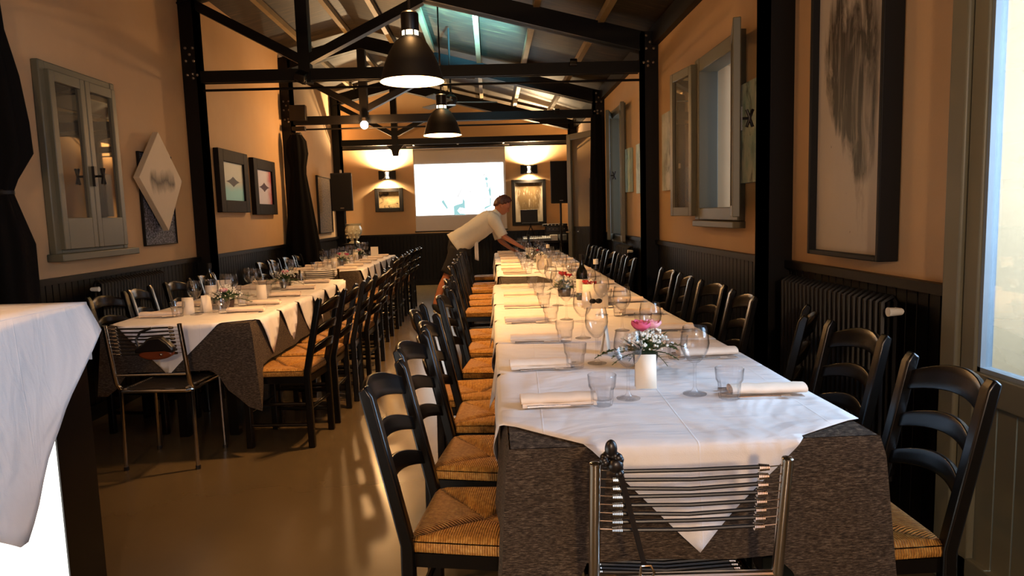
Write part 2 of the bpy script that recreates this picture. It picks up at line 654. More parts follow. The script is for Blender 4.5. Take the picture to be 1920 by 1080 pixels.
# ------------------------------------------------------------------ columns and trusses
TY = [3.72, 6.82, 9.92, 13.02]
TN = ['nearest the camera', 'above the long tables', 'with the bare bulb', 'by the projection screen']
for i, y in enumerate(TY):
    where = ['beside the near casement', 'beside the second pair of radiators', 'behind the black curtain', 'by the back corner'][i]
    for side, x0, x1, xi in (('wall', XL, XL + .16, 1), ('window', XR - .16, XR, -1)):
        if i == 0 and side == 'wall':
            pass
        yy = {('window', 0): 3.74, ('window', 1): 6.74, ('window', 2): 9.88, ('window', 3): 13.02}.get((side, i), y)
        t_ = thing('pillar', 'dark steel pillar on the %s side, %s one down the room' % ('plain wall' if side == 'wall' else 'window wall', ORD[i]), 'pillar', (0, 0, 0))
        m = MB()
        m.box((x0, yy, 0), (x1, yy + .02, deck_z(x0) - .1))
        m.box((x0, yy + .10, 0), (x1, yy + .12, deck_z(x0) - .1))
        m.box(((x1 - .03) if xi > 0 else x0, yy, 0), (x1 if xi > 0 else (x0 + .03), yy + .12, deck_z(x0) - .1))
        m.box((x0, yy + .02, 0), (x1, yy + .10, deck_z(x0) - .12))
        m.build('shaft', 'steel', t_)
        if i in (1, 2):
            m = MB()
            cx = (x0 + x1) / 2
            for (dx, dz) in ((-.035, 3.02), (.035, 3.02), (0, 2.96), (-.035, 2.90), (.035, 2.90), (-.03, 2.77), (.02, 2.78), (.02, 2.74), (.06, 2.77)):
                m.ball((cx + dx * xi, yy - .004, dz), .014, 8, 6)
            m.build('bolts', 'bolt', t_)
for i, y in enumerate(TY):
    t_ = thing('roof_truss', 'dark steel roof truss spanning the room, %s from the camera' % ORD[i], 'roof truss', (0, y, 0))
    xk = -1.74
    rb = lambda x: 2.87 + .25 * (1.62 - x) if x > xk else 2.87 + .25 * (1.62 - xk) - .25 * (xk - x)
    for (xa, xb) in ((XR - .06, xk), (xk, XL)):
        m = MB()
        m.prism([(xa, rb(xa)), (xb, rb(xb)), (xb, rb(xb) + .19), (xa, rb(xa) + .19)], 'y', .01, .11)
        m.prism([(xa, rb(xa)), (xb, rb(xb)), (xb, rb(xb) + .015), (xa, rb(xa) + .015)], 'y', -.02, .14)
        m.build('rafter', 'steel', t_)
    m = MB()
    m.box((XL + .16, .015, 2.70), (XR - .16, .03, 2.81))
    m.box((XL + .16, .09, 2.70), (XR - .16, .105, 2.81))
    m.box((XL + .16, .03, 2.705), (XR - .16, .09, 2.72))
    m.build('tie_beam', 'steel', t_)
    MB().tube([(XL + .1, .06, 2.635), (XR - .1, .06, 2.635)], .012).build('tie_rod', 'steel', t_)
    MB().box((xk - .055, .0, 2.68), (xk + .055, .12, rb(xk) + .05)).build('king_post', 'steel', t_)
    for xe in (-.60, -2.80):
        MB().bar((xk, .06, 2.88), (xe, .06, rb(xe) + .01), .10, .085).build('strut', 'steel', t_)
    if i == 3: MB().prism([(xk - .16, 2.70), (xk + .16, 2.70), (xk + .07, 2.60), (xk + .05, 2.50), (xk - .05, 2.50), (xk - .07, 2.60)], 'y', .04, .08).build('gusset', 'steel', t_)

# ------------------------------------------------------------------ counter at the near corner, under a white cloth
CX = -1.42
ct = thing('counter', 'tall dark counter with a glowing white side panel, near corner', 'counter', (0, 0, 0))
m = MB()
m.box((-2.45, .30, 1.06), (CX, 2.39, 1.10))
m.box((-2.45, .30, .04), (CX - .03, 2.39, 1.06))
m.build('body', 'black_wood', ct)
MB().box((CX - .03, 2.192, 0.0), (CX, 2.39, 1.06)).build('corner_post', 'black_wood', ct)
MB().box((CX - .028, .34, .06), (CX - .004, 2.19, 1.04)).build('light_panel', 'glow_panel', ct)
m = MB()
m.tube([(CX + .03, 2.30, .13), (CX + .03, 1.0, .13)], .018, 10)
m.tube([(CX - .02, 2.27, .13), (CX + .03, 2.27, .13)], .012, 8)
m.build('foot_rail', 'chrome', ct)
# cloth: top plus a hanging side that ends in a slanting point
m = MB()
prof = [(2.425, 1.036), (2.356, .961), (2.283, .886), (2.206, .807), (2.16, .742), (2.079, .65), (2.01, .528), (1.938, .448), (1.88, .49), (1.78, .56), (1.5, .62), (.9, .64), (.33, .66)]


def low(y):
    for (ya, za), (yb, zb) in zip(prof[:-1], prof[1:]):
        if yb <= y <= ya:
            return za + (zb - za) * (ya - y) / (ya - yb)
    return prof[-1][1]


def cl(u, v):
    y = 2.40 - u * 2.07
    zb = low(y)
    z = 1.108 + (zb - 1.108) * v
    flare = .012 + .028 * v + .006 * v * math.sin(y * 14.0)
    return (CX + flare, y + .02 * v * math.exp(-u * 20), z)


m.grid(cl, 60, 14)
m.grid(lambda u, v: (CX + .012 - v * 1.0, 2.405 - u * 2.08, 1.109 + .003 * math.sin(u * 19 + v * 3) * v), 30, 10)
m.grid(lambda u, v: (CX + .012 - u * 1.0, 2.405 + .015 * math.sin(u * 20) * v, 1.108 - .2 * v), 20, 5)
tag(m.build('counter_cloth', 'cloth', None, solid=.003), 'white cloth draped over the tall counter, corner hanging down', 'tablecloth')

# ------------------------------------------------------------------ windows and glazed doors
# glazed door beside the near tables
d = thing('door_1', None, None, (0, 0, 0), kind='structure')
m = MB()
m.box((1.585, 2.29, 0), (1.70, 2.375, 2.9))
m.box((1.57, .50, 0), (1.70, .62, 2.9))
m.box((1.57, .62, 2.70), (1.70, 2.29, 2.9))
m.build('door_frame', 'paint_grey', d, bevel=.008)
for (a, b) in ((2.285, 1.46), (1.455, .62)):
    lf = MB()
    lf.box((1.60, a - .07, .02), (1.66, a, 2.69))
    lf.box((1.60, b, .02), (1.66, b + .07, 2.69))
    lf.box((1.60, b, .70), (1.66, a, .80))
    lf.box((1.60, b, .02), (1.66, a, .14))
    lf.box((1.60, b, 2.60), (1.66, a, 2.69))
    leaf = lf.build('door_leaf', 'paint_grey', d, bevel=.006)
    mm = MB()
    kk = 8
    for i in range(kk):
        y0 = b + .07 + (a - b - .14) * i / kk
        y1_ = b + .07 + (a - b - .14) * (i + 1) / kk
        mm.box((1.622, y0 + .003, .14), (1.64, y1_ - .003, .70))
    mm.build('board_panel', 'paint_grey', leaf)
    MB().box((1.628, b + .07, .80), (1.634, a - .07, 2.60)).build('pane', 'door_pane', leaf)
    mm = MB()
    for (z0, z1) in ((.80, .815), (2.585, 2.60)):
        mm.box((1.61, b + .07, z0), (1.65, a - .07, z1))
    for yy in (a - .07, b + .085):
        mm.box((1.61, yy - .015, .80), (1.65, yy, 2.60))
    mm.build('glazing_bead', 'grey_box', leaf)
# outside: a pale rendered wall across a courtyard and its paving
struct('ground', MB().box((XR + .3, -6, -.12), (9, 18, -.02)), 'pale_wall')
struct('wall_outside', MB().box((8.6, -6, -.02), (9, 18, 1.4)), 'pale_wall')

# casement window open into the room
wn = thing('window_1', None, None, (0, 0, 0), kind='structure')
y0, y1, z0, z1 = WIN1
m = MB()
for (a, b) in (((1.60, y0 - .05, z0 - .05), (1.75, y0 + .05, z1 + .05)), ((1.60, y1 - .05, z0 - .05), (1.75, y1 + .05, z1 + .05)),
               ((1.604, y0 + .05, z1 - .05), (1.75, y1 - .05, z1 + .05)), ((1.604, y0 + .05, z0 - .05), (1.75, y1 - .05, z0 + .04))):
    m.box(a, b)
m.build('window_frame', 'paint_grey', wn, bevel=.006)
MB().box((1.565, y0 - .06, z0 - .10), (1.68, y1 + .0, z0 - .055)).build('window_sill', 'paint_grey', wn, bevel=.006)
MB().box((1.80, y0 + .06, z0 + .03), (1.83, y0 + .40, z1 - .03)).build('shutter', 'grey_box', wn)


def sash(parent, hinge, free, za, zb, glass='pane', handle=True, lower=0.0):
    h, f = Vector((*hinge, 0)), Vector((*free, 0))
    dd = (f - h).normalized()
    L = (f - h).length
    m = MB()

    def br(s0, s1, a, b, th=.045):
        p, q = h + dd * s0, h + dd * s1
        c0 = Vector((p.x, p.y, (a + b) / 2))
        c1 = Vector((q.x, q.y, (a + b) / 2))
        m.bar(c0, c1, th, b - a)
    br(0, .055, za, zb)
    br(L - .055, L, za, zb)
    br(.055, L - .055, za, za + .07 + lower)
    br(.055, L - .055, zb - .07, zb)
    o = m.build('sash', 'paint_grey', parent, bevel=.005)
    g = MB()
    p, q = h + dd * .055, h + dd * (L - .055)
    g.bar((p.x, p.y, (za + zb) / 2 + lower / 2), (q.x, q.y, (za + zb) / 2 + lower / 2), .006, zb - za - .14 - lower)
    g.build('pane', glass, o)
    if handle:
        nrm = Vector((-dd.y, dd.x, 0))
        hm = MB()
        c = h + dd * (L - .03)
        zc = (za + zb) / 2
        for sg in ((1,) if handle == 1 else (-1,)):
            cc = c + nrm * .03 * sg
            hm.bar((cc.x, cc.y, zc - .07), (cc.x, cc.y, zc + .07), .02, .008, up=tuple(nrm))
            e = c + nrm * .075 * sg
            hm.tube([(cc.x, cc.y, zc), (e.x, e.y, zc)], .008, 8)
            hm.tube([(e.x - .018, e.y, zc - .05), (e.x, e.y, zc), (e.x - .018, e.y, zc + .05)], .009, 8)
            hm.tube([(e.x + .018, e.y, zc - .05), (e.x, e.y, zc), (e.x + .018, e.y, zc + .05)], .009, 8)
        hm.build('handle', 'dark_metal', o)
    return o


sash(wn, (1.585, 4.48), (1.455, 4.07), z0 - .02, z1 + .02, handle=1)
sash(wn, (1.585, 5.36), (1.53, 5.78), z0 - .02, z1 + .02, glass='mirror', handle=False)
# second window, leaf open into the room
wn = thing('window_2', None, None, (0, 0, 0), kind='structure')
y0, y1, z0, z1 = WIN2
m = MB()
for (a, b) in (((1.60, y0 - .05, z0 - .05), (1.75, y0 + .05, z1 + .05)), ((1.60, y1 - .05, z0 - .05), (1.75, y1 + .05, z1 + .05)),
               ((1.604, y0 + .05, z1 - .05), (1.75, y1 - .05, z1 + .05)), ((1.604, y0 + .05, z0 - .05), (1.75, y1 - .05, z0 + .04))):
    m.box(a, b)
m.build('window_frame', 'paint_grey', wn, bevel=.006)
sash(wn, (1.60, 9.11), (1.49, 8.73), z0 - .02, z1 + .02)
sash(wn, (1.60, 8.40), (1.555, 8.08), z0 - .02, z1 + .02, handle=False)
# closed casement on the plain wall
wn = thing('window_3', None, None, (0, 0, 0), kind='structure')
m = MB()
ya, yb, za, zb = 4.58, 5.47, 1.19, 2.44
m.box((XL, ya, za), (XL + .05, ya + .06, zb)); m.box((XL, yb - .06, za), (XL + .05, yb, zb))
m.box((XL, ya + .06, zb - .07), (XL + .046, yb - .06, zb)); m.box((XL, ya + .06, za), (XL + .046, yb - .06, za + .05))
m.build('window_frame', 'paint_grey', wn, bevel=.008)
MB().box((XL, ya - .03, za - .045), (XL + .11, yb + .05, za + .005)).build('window_sill', 'paint_grey', wn, bevel=.006)
MB().box((XL, ya + .05, za + .03), (XL + .006, yb - .05, zb - .05)).build('backing', 'ink', wn)
ym = (ya + yb) / 2
for (p, q) in (((XL + .058, ya + .05), (XL + .058, ym - .004)), ((XL + .058, yb - .05), (XL + .058, ym + .004))):
    sash(wn, p, q, za + .03, zb - .055, glass='mirror', handle=False, lower=.14)
m = MB()
for zc in (1.72,):
    m.box((XL + .08, ym - .015, zc - .07), (XL + .10, ym + .015, zc + .07))
    m.tube([(XL + .09, ym, zc), (XL + .15, ym, zc)], .008)
    m.tube([(XL + .15, ym - .02, zc - .055), (XL + .15, ym, zc), (XL + .15, ym - .02, zc + .055)], .009)
    m.tube([(XL + .15, ym + .02, zc - .055), (XL + .15, ym, zc), (XL + .15, ym + .02, zc + .055)], .009)
m.build('handle', 'dark_metal', wn)
# glazed door leaf standing open at the far end of the window wall
dd_ = thing('door_2', None, None, (0, 0, 0), kind='structure')
lf = MB()
H0, F0 = Vector((1.63, 10.35, 0)), Vector((1.25, 11.05, 0))
dv = (F0 - H0).normalized(); L = (F0 - H0).length
for (s0, s1, a, b) in ((0, .08, .02, 2.58), (L - .10, L, .02, 2.58), (.08, L - .1, 2.49, 2.58), (.08, L - .1, .02, .25)):
    p, q = H0 + dv * s0, H0 + dv * s1
    lf.bar((p.x, p.y, (a + b) / 2), (q.x, q.y, (a + b) / 2), .05, b - a)
leaf = lf.build('door_leaf', 'paint_grey', dd_, bevel=.005)
p, q = H0 + dv * .08, H0 + dv * (L - .1)
MB().bar((p.x, p.y, 1.37), (q.x, q.y, 1.37), .008, 2.24).build('pane', 'mirror', leaf)
MB().tube([(1.24, 10.98, 1.05), (1.19, 10.93, 1.05), (1.24, 10.88, 1.05)], .01).build('handle', 'chrome', leaf)


# ------------------------------------------------------------------ radiators
def radiator(x, ya, yb, z0, z1, sgn, label):
    """column radiator against a wall; sgn = direction into the room"""
    t_ = thing('radiator', label, 'radiator', (x, ya, 0))
    n = int((yb - ya) / .042)
    m = MB()
    for i in range(n):
        y = i * .042 + .02
        for dx in (.03, .08):
            m.tube([(sgn * dx, y, z0), (sgn * dx, y, z1 - .02), (sgn * .042, y, z1)], .0125, 6)
    m.tube([(sgn * .042, 0, z0 + .04), (sgn * .042, n * .042, z0 + .04)], .018, 6)
    m.tube([(sgn * .042, 0, z1 - .06), (sgn * .042, n * .042, z1 - .06)], .018, 6)
    m.build('radiator_sections', 'dado', t_)
    vy = -.04 if sgn < 0 else -.05
    m = MB()
    m.tube([(sgn * .042, .0, z1 - .05), (sgn * .042, vy, z1 - .05)], .012, 8)
    m.tube([(sgn * .042, vy, z1 - .05), (sgn * .095, vy, z1 - .05)], [.014, .018], 12)
    m.build('thermostat_knob', 'white_paint', t_)
    m = MB()
    for yy in (.1, n * .042 - .1):
        m.box((sgn * .0 if sgn > 0 else -.06, yy - .01, z0 - .02), (.06 if sgn > 0 else 0, yy + .01, z0))
    m.build('bracket', 'dark_metal', t_)
    return t_


radiator(XL + .04, 4.92, 5.92, .32, .98, 1, 'dark column radiator under the closed casement window')
radiator(XR - .04, 2.62, 3.62, .25, 1.0, -1, 'dark column radiator under the tall brown smear painting')
radiator(XR - .04, 7.7, 8.45, .32, .96, -1, 'dark radiator under the small sea-blue canvas')


# ------------------------------------------------------------------ chairs
def make_chair():
    t_ = thing('dining_chair', 'x', 'chair')
    W = .175
    for sy in (-1, 1):
        y0_, y1_ = sy * W - .018, sy * W + .018
        pr = [(-.215, 0), (-.175, 0), (-.17, .46), (-.265, .885), (-.285, .915), (-.305, .90), (-.208, .46)]
        m = MB().prism(pr, 'y', y0_, y1_)
        m.build('rear_leg', 'black_wood', t_, bevel=.006)
    for sy in (-1, 1):
        m = MB().box((.165, sy * .185 - .019, 0), (.205, sy * .185 + .019, .455))
        m.build('front_leg', 'black_wood', t_, bevel=.006)

    def post_x(z):
        return -.19 - (z - .46) * .225
    for (z, hh) in ((.835, .075), (.71, .055), (.595, .055)):
        def up(u, v, off=0):
            y = (u - .5) * 2 * (W - .012)
            q = 1 - (y / W) ** 2
            zz = z + (v - .5) * hh * (0.75 + .25 * q) + .040 * q - .012
            return (post_x(zz) - .045 * q + off, y, zz)
        m = MB()
        m.grid(lambda u, v: up(u, v), 12, 3)
        m.build('slat', 'black_wood', t_, solid=.016, bevel=.003)
    # rush seat
    prof_out = []
    m = MB()

    def wdt(x):  # half width at x
        return .178 + (x + .19) / .40 * .022

    def top(u, v):
        x = -.185 + u * .395
        y = (v * 2 - 1) * wdt(x)
        e = max(abs(u * 2 - 1), abs(v * 2 - 1))
        vl = math.exp(-((abs(u - .5) - abs(v - .5)) / .045) ** 2)
        z = .486 - .024 * (1 - e) ** .8 - .009 * vl * (1 - e) ** .3 + .010 * math.sin(PI * e) * (1 - vl)
        if e > .96: z -= .014
        return (x, y, z)
    m.grid(top, 32, 32)
    ring = []
    K = 32
    for i in range(K): ring.append(top(i / K, 0))
    for i in range(K): ring.append(top(1, i / K))
    for i in range(K): ring.append(top(1 - i / K, 1))
    for i in range(K): ring.append(top(0, 1 - i / K))
    n = len(ring)
    vs = []
    for (o_, z) in ((0, .468), (.006, .455), (.004, .442), (-.01, .437)):
        for p in ring:
            d_ = Vector((p[0] - .01, p[1], 0)).normalized()
            vs.append((p[0] + d_.x * o_, p[1] + d_.y * o_, z))
    fs = []
    for r_ in range(3):
        for i in range(n):
            a, b = r_ * n + i, r_ * n + (i + 1) % n
            fs.append((b, a, a + n, b + n))
    m._add(vs, fs)
    m._add([ring_p for ring_p in [(-.19, -.17, .437), (.2, -.19, .437), (.2, .19, .437), (-.19, .17, .437)]], [(3, 2, 1, 0)])
    m.build('seat', 'rush', t_, angle=60)
    m = MB()
    for sy in (-1, 1):
        m.bar((-.18, sy * .165, .415), (.17, sy * .178, .415), .022, .04)
    m.bar((.185, -.17, .415), (.185, .17, .415), .022, .04)
    m.bar((-.185, -.16, .415), (-.185, .16, .415), .022, .04)
    m.build('seat_frame', 'black_wood', t_)
    for (a, b) in (((-.19, -.175, .14), (.185, -.185, .14)), ((-.19, .175, .14), (.185, .185, .14)), ((-.19, -.175, .27), (.185, -.185, .27)),
                   ((-.19, .175, .27), (.185, .185, .27)), ((.185, -.17, .22), (.185, .17, .22)), ((-.192, -.16, .24), (-.192, .16, .24))):
        MB().tube([a, b], .011, 8).build('stretcher', 'black_wood', t_)
    return t_


chair = placer(make_chair())
gL = 'rush seat chairs, aisle edge of the window-side tables'
ysL = [1.99, 2.52, 3.05, 3.47, 4.03, 4.60, 5.14, 6.42, 6.96, 7.48, 8.30, 8.82, 9.95]
for i, y in enumerate(ysL):
    rz = R([-8, -9, -3, 1, -7, -4, 0, -2, 2, 0, 3, -2, 0][i])
    chair(([-.05, -.03, .0, -.09, .0, .0, -.03, -.08, -.07, -.085, -.09, -.08, -.09][i], y, 0), rz, 'black ladder-back chair with rush seat, aisle edge of window-side tables, %s from the near end' % ORD[i], gL)
ysR = [(.985, 1.87, 179), (1.065, 2.49, 183), (1.12, 3.10, 153), (1.06, 3.66, 178), (1.08, 4.20, 185), (1.06, 4.77, 176), (1.07, 5.26, 181), (1.08, 6.72, 180), (1.09, 7.3, 177), (1.10, 7.9, 183), (1.08, 8.5, 180), (1.10, 8.96, 178), (1.08, 9.42, 181)]
for i, (x, y, a) in enumerate(ysR):
    chair((x, y, 0), R(a), 'black ladder-back chair between the window wall and long table, %s from the near end' % ORD[i], 'rush seat chairs along the window wall')
ysA = [(-1.30, 4.27, 174), (-1.27, 4.74, 179), (-1.26, 5.26, 184), (-1.24, 5.82, 178), (-1.27, 6.36, 182), (-1.38, 7.72, 180), (-1.40, 8.25, 176), (-1.39, 8.8, 182), (-1.42, 9.33, 180), (-1.40, 9.85, 178), (-1.39, 10.36, 181)]
for i, (x, y, a) in enumerate(ysA):
    chair((x, y, 0), R(a), 'black ladder-back chair backing onto the aisle from wall-side tables, %s from near end' % ORD[i], 'rush seat chairs, aisle edge of the wall-side tables')
ysW = [(-2.33, 4.66, -8), (-2.32, 5.14, 4), (-2.30, 5.66, -6), (-2.30, 6.26, 2), (-2.36, 7.98, 0), (-2.36, 8.42, 3), (-2.34, 8.88, -3), (-2.34, 9.36, 2), (-2.34, 10.14, 0), (-2.34, 10.56, 0)]
for i, (x, y, a) in enumerate(ysW):
    chair((x, y, 0), R(a), 'black ladder-back chair between plain wall and wall-side tables, %s from the near end' % ORD[i], 'rush seat chairs along the plain wall')


# chrome string chairs (face +y)
def make_string_chair():
    t_ = thing('string_chair', 'x', 'chair')
    for sx in (-1, 1):
        x = sx * .205
        m = MB()
        m.tube([(x, -.10, .455), (x, -.16, .462), (x, -.195, .50), (x, -.21, .56), (x, -.26, .835)], .0125, 12)
        m.ball((x, -.26, .835), .0125, 12, 6, (1, 1, .3))
        m.build('back_post', 'chrome', t_)
    MB().tube([(-.2, -.207, .55), (.2, -.207, .55)], .008, 10).build('back_crossbar', 'chrome', t_)
    for k in range(8):
        zz = .815 - k * .0205
        yy = -.26 + (.835 - zz) * .18
        m = MB()
        m.tube([(-.145, yy, zz), (0, yy, zz - .001 - .002 * (k % 3)), (.145, yy, zz + .002)], .0048, 8)
        st_ = m.build('back_string', 'cord_black', t_)
        for sx in (-1, 1):
            m = MB()
            for c_ in range(6):
                xx = sx * (.146 + c_ * .0038)
                m.tube([(xx - .0014, yy, zz), (xx + .0014, yy, zz)], .0085 - .0004 * c_, 10)
            m.tube([(sx * .145, yy, zz), (sx * .198, yy, zz + .004)], .0014, 6)
            m.build('spring', 'chrome', st_)
    m = MB()
    m.tube([(-.2, .17, .455), (-.2, -.17, .455), (-.18, -.19, .455), (.18, -.19, .455), (.2, -.17, .455), (.2, .17, .455), (.18, .20, .455), (-.18, .20, .455), (-.2, .17, .455)], .011, 10)
    m.build('seat_ring', 'chrome', t_)
    m = MB()
    for k in range(20):
        yy = -.165 + k * .0178
        m.tube([(-.165, yy, .462), (0, yy, .452), (.165, yy, .462)], .0052, 6)
    m.build('seat_strings', 'cord_black', t_)
    m = MB()
    for k in range(20):
        yy = -.165 + k * .0178
        for sx in (-1, 1):
            for c_ in range(4):
                xx = sx * (.167 + c_ * .004)
                m.tube([(xx - .0014, yy, .462), (xx + .0014, yy, .462)], .0075, 8)
    m.build('seat_springs', 'chrome', t_)
    for (x, y) in ((-.2, -.17), (.2, -.17), (-.2, .17), (.2, .17)):
        lg = MB().tube([(x, y, .455), (x * 1.02, y + (.0 if y > 0 else -.01), 0.012)], .011, 10).build('leg', 'chrome', t_)
        MB().tube([(x * 1.02, y + (.0 if y > 0 else -.01), 0.022), (x * 1.02, y + (.0 if y > 0 else -.01), 0.0)], .0135, 10).build('foot_cap', 'cord_black', lg)
    return t_


strc = placer(make_string_chair())
strc((.418, 1.665, 0), R(-2), 'chrome string chair at the near head of the window-side table, strap on one post', 'chrome string chairs')
strc((-1.88, 3.97, 0), R(-3), 'chrome string chair at the near head of the wall-side table, brown bag on it', 'chrome string chairs')
strc((-1.86, 7.66, 0), R(0), 'chrome string chair between the two wall-side tables', 'chrome string chairs')

# strap hanging on the near chair post
t_ = thing('strap', 'black strap looped over the chrome chair post, buckle hanging low', 'strap', (0, 0, 0))
m = MB()
PX, PY = .235, 1.425
m.ball((PX + .004, PY - .012, .866), .0135, 16, 12, (1, .9, 1.5))
for k in range(9):
    a = -.5 + k * .52
    m.ball((PX + .004 + .016 * math.cos(a), PY - .014 - .004 * math.sin(k), .843 + .009 * math.sin(a)), .0105, 12, 8)
m.ball((PX + .012, PY - .02, .832), .017, 12, 8, (1, .8, 1))
m.ball((PX + .020, PY - .022, .815), .010, 10, 6)
m.build('knot', 'leather_black', t_)
m = MB()
m.bar((PX + .018, PY - .022, .825), (.308, PY - .012, .60), .004, .010, up=(1, 0, 0))
m.bar((PX + .02, PY - .024, .825), (.309, PY - .014, .60), .010, .003, up=(0, 1, 0))
m.bar((PX - .002, PY + .03, .82), (PX - .03, PY + .04, .55), .010, .004, up=(0, 1, 0))
m.build('webbing', 'leather_black', t_)
m = MB()
m.tube([(.300, 1.405, .605), (.297, 1.405, .585), (.306, 1.405, .578), (.322, 1.405, .578), (.328, 1.405, .588), (.32, 1.405, .605), (.300, 1.405, .605)], .0028, 8)
m.build('buckle', 'chrome', t_)
# handbag on the wall-side chrome chair
t_ = thing('handbag', 'brown leather bag with black flap hanging on the chrome chair back', 'bag', (-1.80, 3.68, 0))
m = MB()
pts = []
for k in range(24):
    a = 2 * PI * k / 24
    pts.append((.088 * math.cos(a), .685 + .030 * math.sin(a)))
m.prism(pts, 'y', -.045, .0)
m.build('bag_body', 'leather_brown', t_, bevel=.012)
m = MB()
m.prism([(-.105, .692), (-.10, .72), (-.06, .745), (-.03, .775), (.03, .78), (.07, .75), (.10, .715), (.095, .69), (.05, .700), (-.05, .698)], 'y', -.052, -.002)
m.build('flap', 'leather_black', t_, bevel=.01)
m = MB().tube([(-.085, -.02, .70), (-.11, -.01, .76), (-.09, .0, .80), (-.03, .0, .82)], .007, 8)
m.build('bag_strap', 'leather_black', t_)
MB().ball((.035, -.05, .685), .008, 8, 6).build('snap_button', 'chrome', t_)


# ------------------------------------------------------------------ tables and cloths
T = .78


def table(x0, x1, ya, yb, label):
    t_ = thing('dining_table', label, 'table', ((x0 + x1) / 2, (ya + yb) / 2, 0))
    hx, hy = (x1 - x0) / 2 - .03, (yb - ya) / 2 - .03
    MB().box((-hx, -hy, .735), (hx, hy, .768)).build('tabletop', 'black_wood', t_)
    for sx in (-1, 1):
        for sy in (-1, 1):
            a, b = sx * (hx - .23), sy * (hy - .33)
            MB().box((a - .03, b - .03, 0), (a + .03, b + .03, .735)).build('leg', 'black_wood', t_)
    return t_


def smooth(a, b, x):
    q = min(1, max(0, (x - a) / (b - a)))
    return q * q * (3 - 2 * q)


def skirt_cloth(name, x0, x1, ya, yb, drop, label, group=None, shear=0.0, seed=0):
    """drop(side, s) gives the hem height below the top; sides: f(ront) r b l; s in metres from the side's start"""
    m = MB()
    per = []
    st = .045
    rad = .035

    def side(pa, pb, nm):
        L = math.dist(pa, pb)
        n = max(2, int(L / st))
        for i in range(n):
            per.append((pa[0] + (pb[0] - pa[0]) * i / n, pa[1] + (pb[1] - pa[1]) * i / n, nm, L * i / n, L))
    side((x0, ya), (x1, ya), 'f')
    side((x1, ya), (x1, yb), 'r')
    side((x1, yb), (x0, yb), 'b')
    side((x0, yb), (x0, ya), 'l')
    cx, cy = (x0 + x1) / 2, (ya + yb) / 2
    N = len(per)
    rows = 9
    vs = []
    rnd = random.Random(seed)
    ph = [rnd.uniform(0, 6) for _ in range(4)]
    nrm = {'f': (0, -1), 'r': (1, 0), 'b': (0, 1), 'l': (-1, 0)}
    for r_ in range(rows + 1):
        v = r_ / rows
        for (x, y, nm, s_, L) in per:
            # blend of normals near corners
            nx, ny = nrm[nm]
            edge = min(s_, L - s_)
            kk = math.exp(-edge / .10)
            dx, dy = (x - cx), (y - cy)
            if kk > .02:
                cxn = math.copysign(1, dx); cyn = math.copysign(1, dy)
                nx, ny = nx + (cxn - nx) * kk * .9, ny + (cyn - ny) * kk * .9
            dr = drop(nm, s_, L)
            wv_ = .5 + .5 * math.sin(s_ * 13 + ph[0]) * math.sin(s_ * 5.1 + ph[1])
            out = .004 + .008 * smooth(0, .12, v) + v * dr * (.05 + .13 * wv_ * 0.6) * (1 - .6 * kk) + kk * v * dr * .05
            z = T - dr * v
            xx, yy = x + nx * out, y + ny * out
            vs.append((xx, yy, z))
    fs = []
    for r_ in range(rows):
        for i in range(N):
            a, b = r_ * N + i, r_ * N + (i + 1) % N
            fs.append((a, a + N, b + N, b))
    m._add(vs, fs)
    m._add([(x, y, T) for (x, y, *_q) in per], [tuple(range(N))])
    if shear:
        m.v = [(x + shear * (y - ya), y, z) for (x, y, z) in m.v]
    o = m.build(name, 'grey_cloth', None, angle=60)
    return tag(o, label, 'tablecloth', group)


def drop_R1(nm, s_, L):
    if nm == 'f':
        x = .03 + s_
        mid = smooth(.14, .22, x) * (1 - smooth(.70, .80, x))
        return .46 - .17 * mid
    if nm == 'l':
        return .27 + .19 * smooth(L - .13, L - .02, s_)
    if nm == 'r':
        return .27 + .19 * (1 - smooth(.01, .06, s_))
    return .27


def drop_std(nm, s_, L):
    if nm in 'lr':
        return .265 + .012 * math.sin(s_ * 7)
    return .28


def drop_L1(nm, s_, L):
    if nm == 'f':
        return .40 - .13 * smooth(.06, .14, s_) * (1 - smooth(.62, .72, s_)) + .12 * smooth(.70, .84, s_)
    if nm == 'r':
        return .27 + .25 * (1 - smooth(.01, .08, s_))
    if nm == 'l':
        return .27 + .12 * smooth(L - .3, L - .1, s_)
    return .30


table(.03, .97, 1.68, 5.66, 'long table nearest the door, laid under charcoal and white cloths')
table(.07, 1.00, 5.76, 7.90, 'middle table of the window-side run, under charcoal and white cloths')
table(.06, 1.00, 8.00, 10.45, 'far table of the window-side run, where the person leans over')
table(-2.28, -1.44, 4.04, 6.66, 'nearer wall-side table under charcoal and white cloths')
table(-2.34, -1.52, 7.74, 10.72, 'farther wall-side table under charcoal and white cloths')
gC = 'charcoal base tablecloths'
skirt_cloth('tablecloth', .03, .97, 1.68, 5.66, drop_R1, 'charcoal melange tablecloth hanging behind the near chrome string chair', gC, seed=1)
skirt_cloth('tablecloth', .07, 1.00, 5.76, 7.90, drop_std, 'charcoal cloth with a bare dark patch, middle table of window-side run', gC, seed=2)
skirt_cloth('tablecloth', .06, 1.00, 8.00, 10.45, drop_std, 'charcoal cloth on the far table beside the bending person', gC, seed=3)
skirt_cloth('tablecloth', -2.28, -1.44, 4.04, 6.66, drop_L1, 'charcoal cloth on the nearer wall-side table, long corner over the aisle', gC, seed=4)
skirt_cloth('tablecloth', -2.34, -1.52, 7.74, 10.72, drop_std, 'charcoal cloth on the farther wall-side table', gC, seed=5)

import bmesh


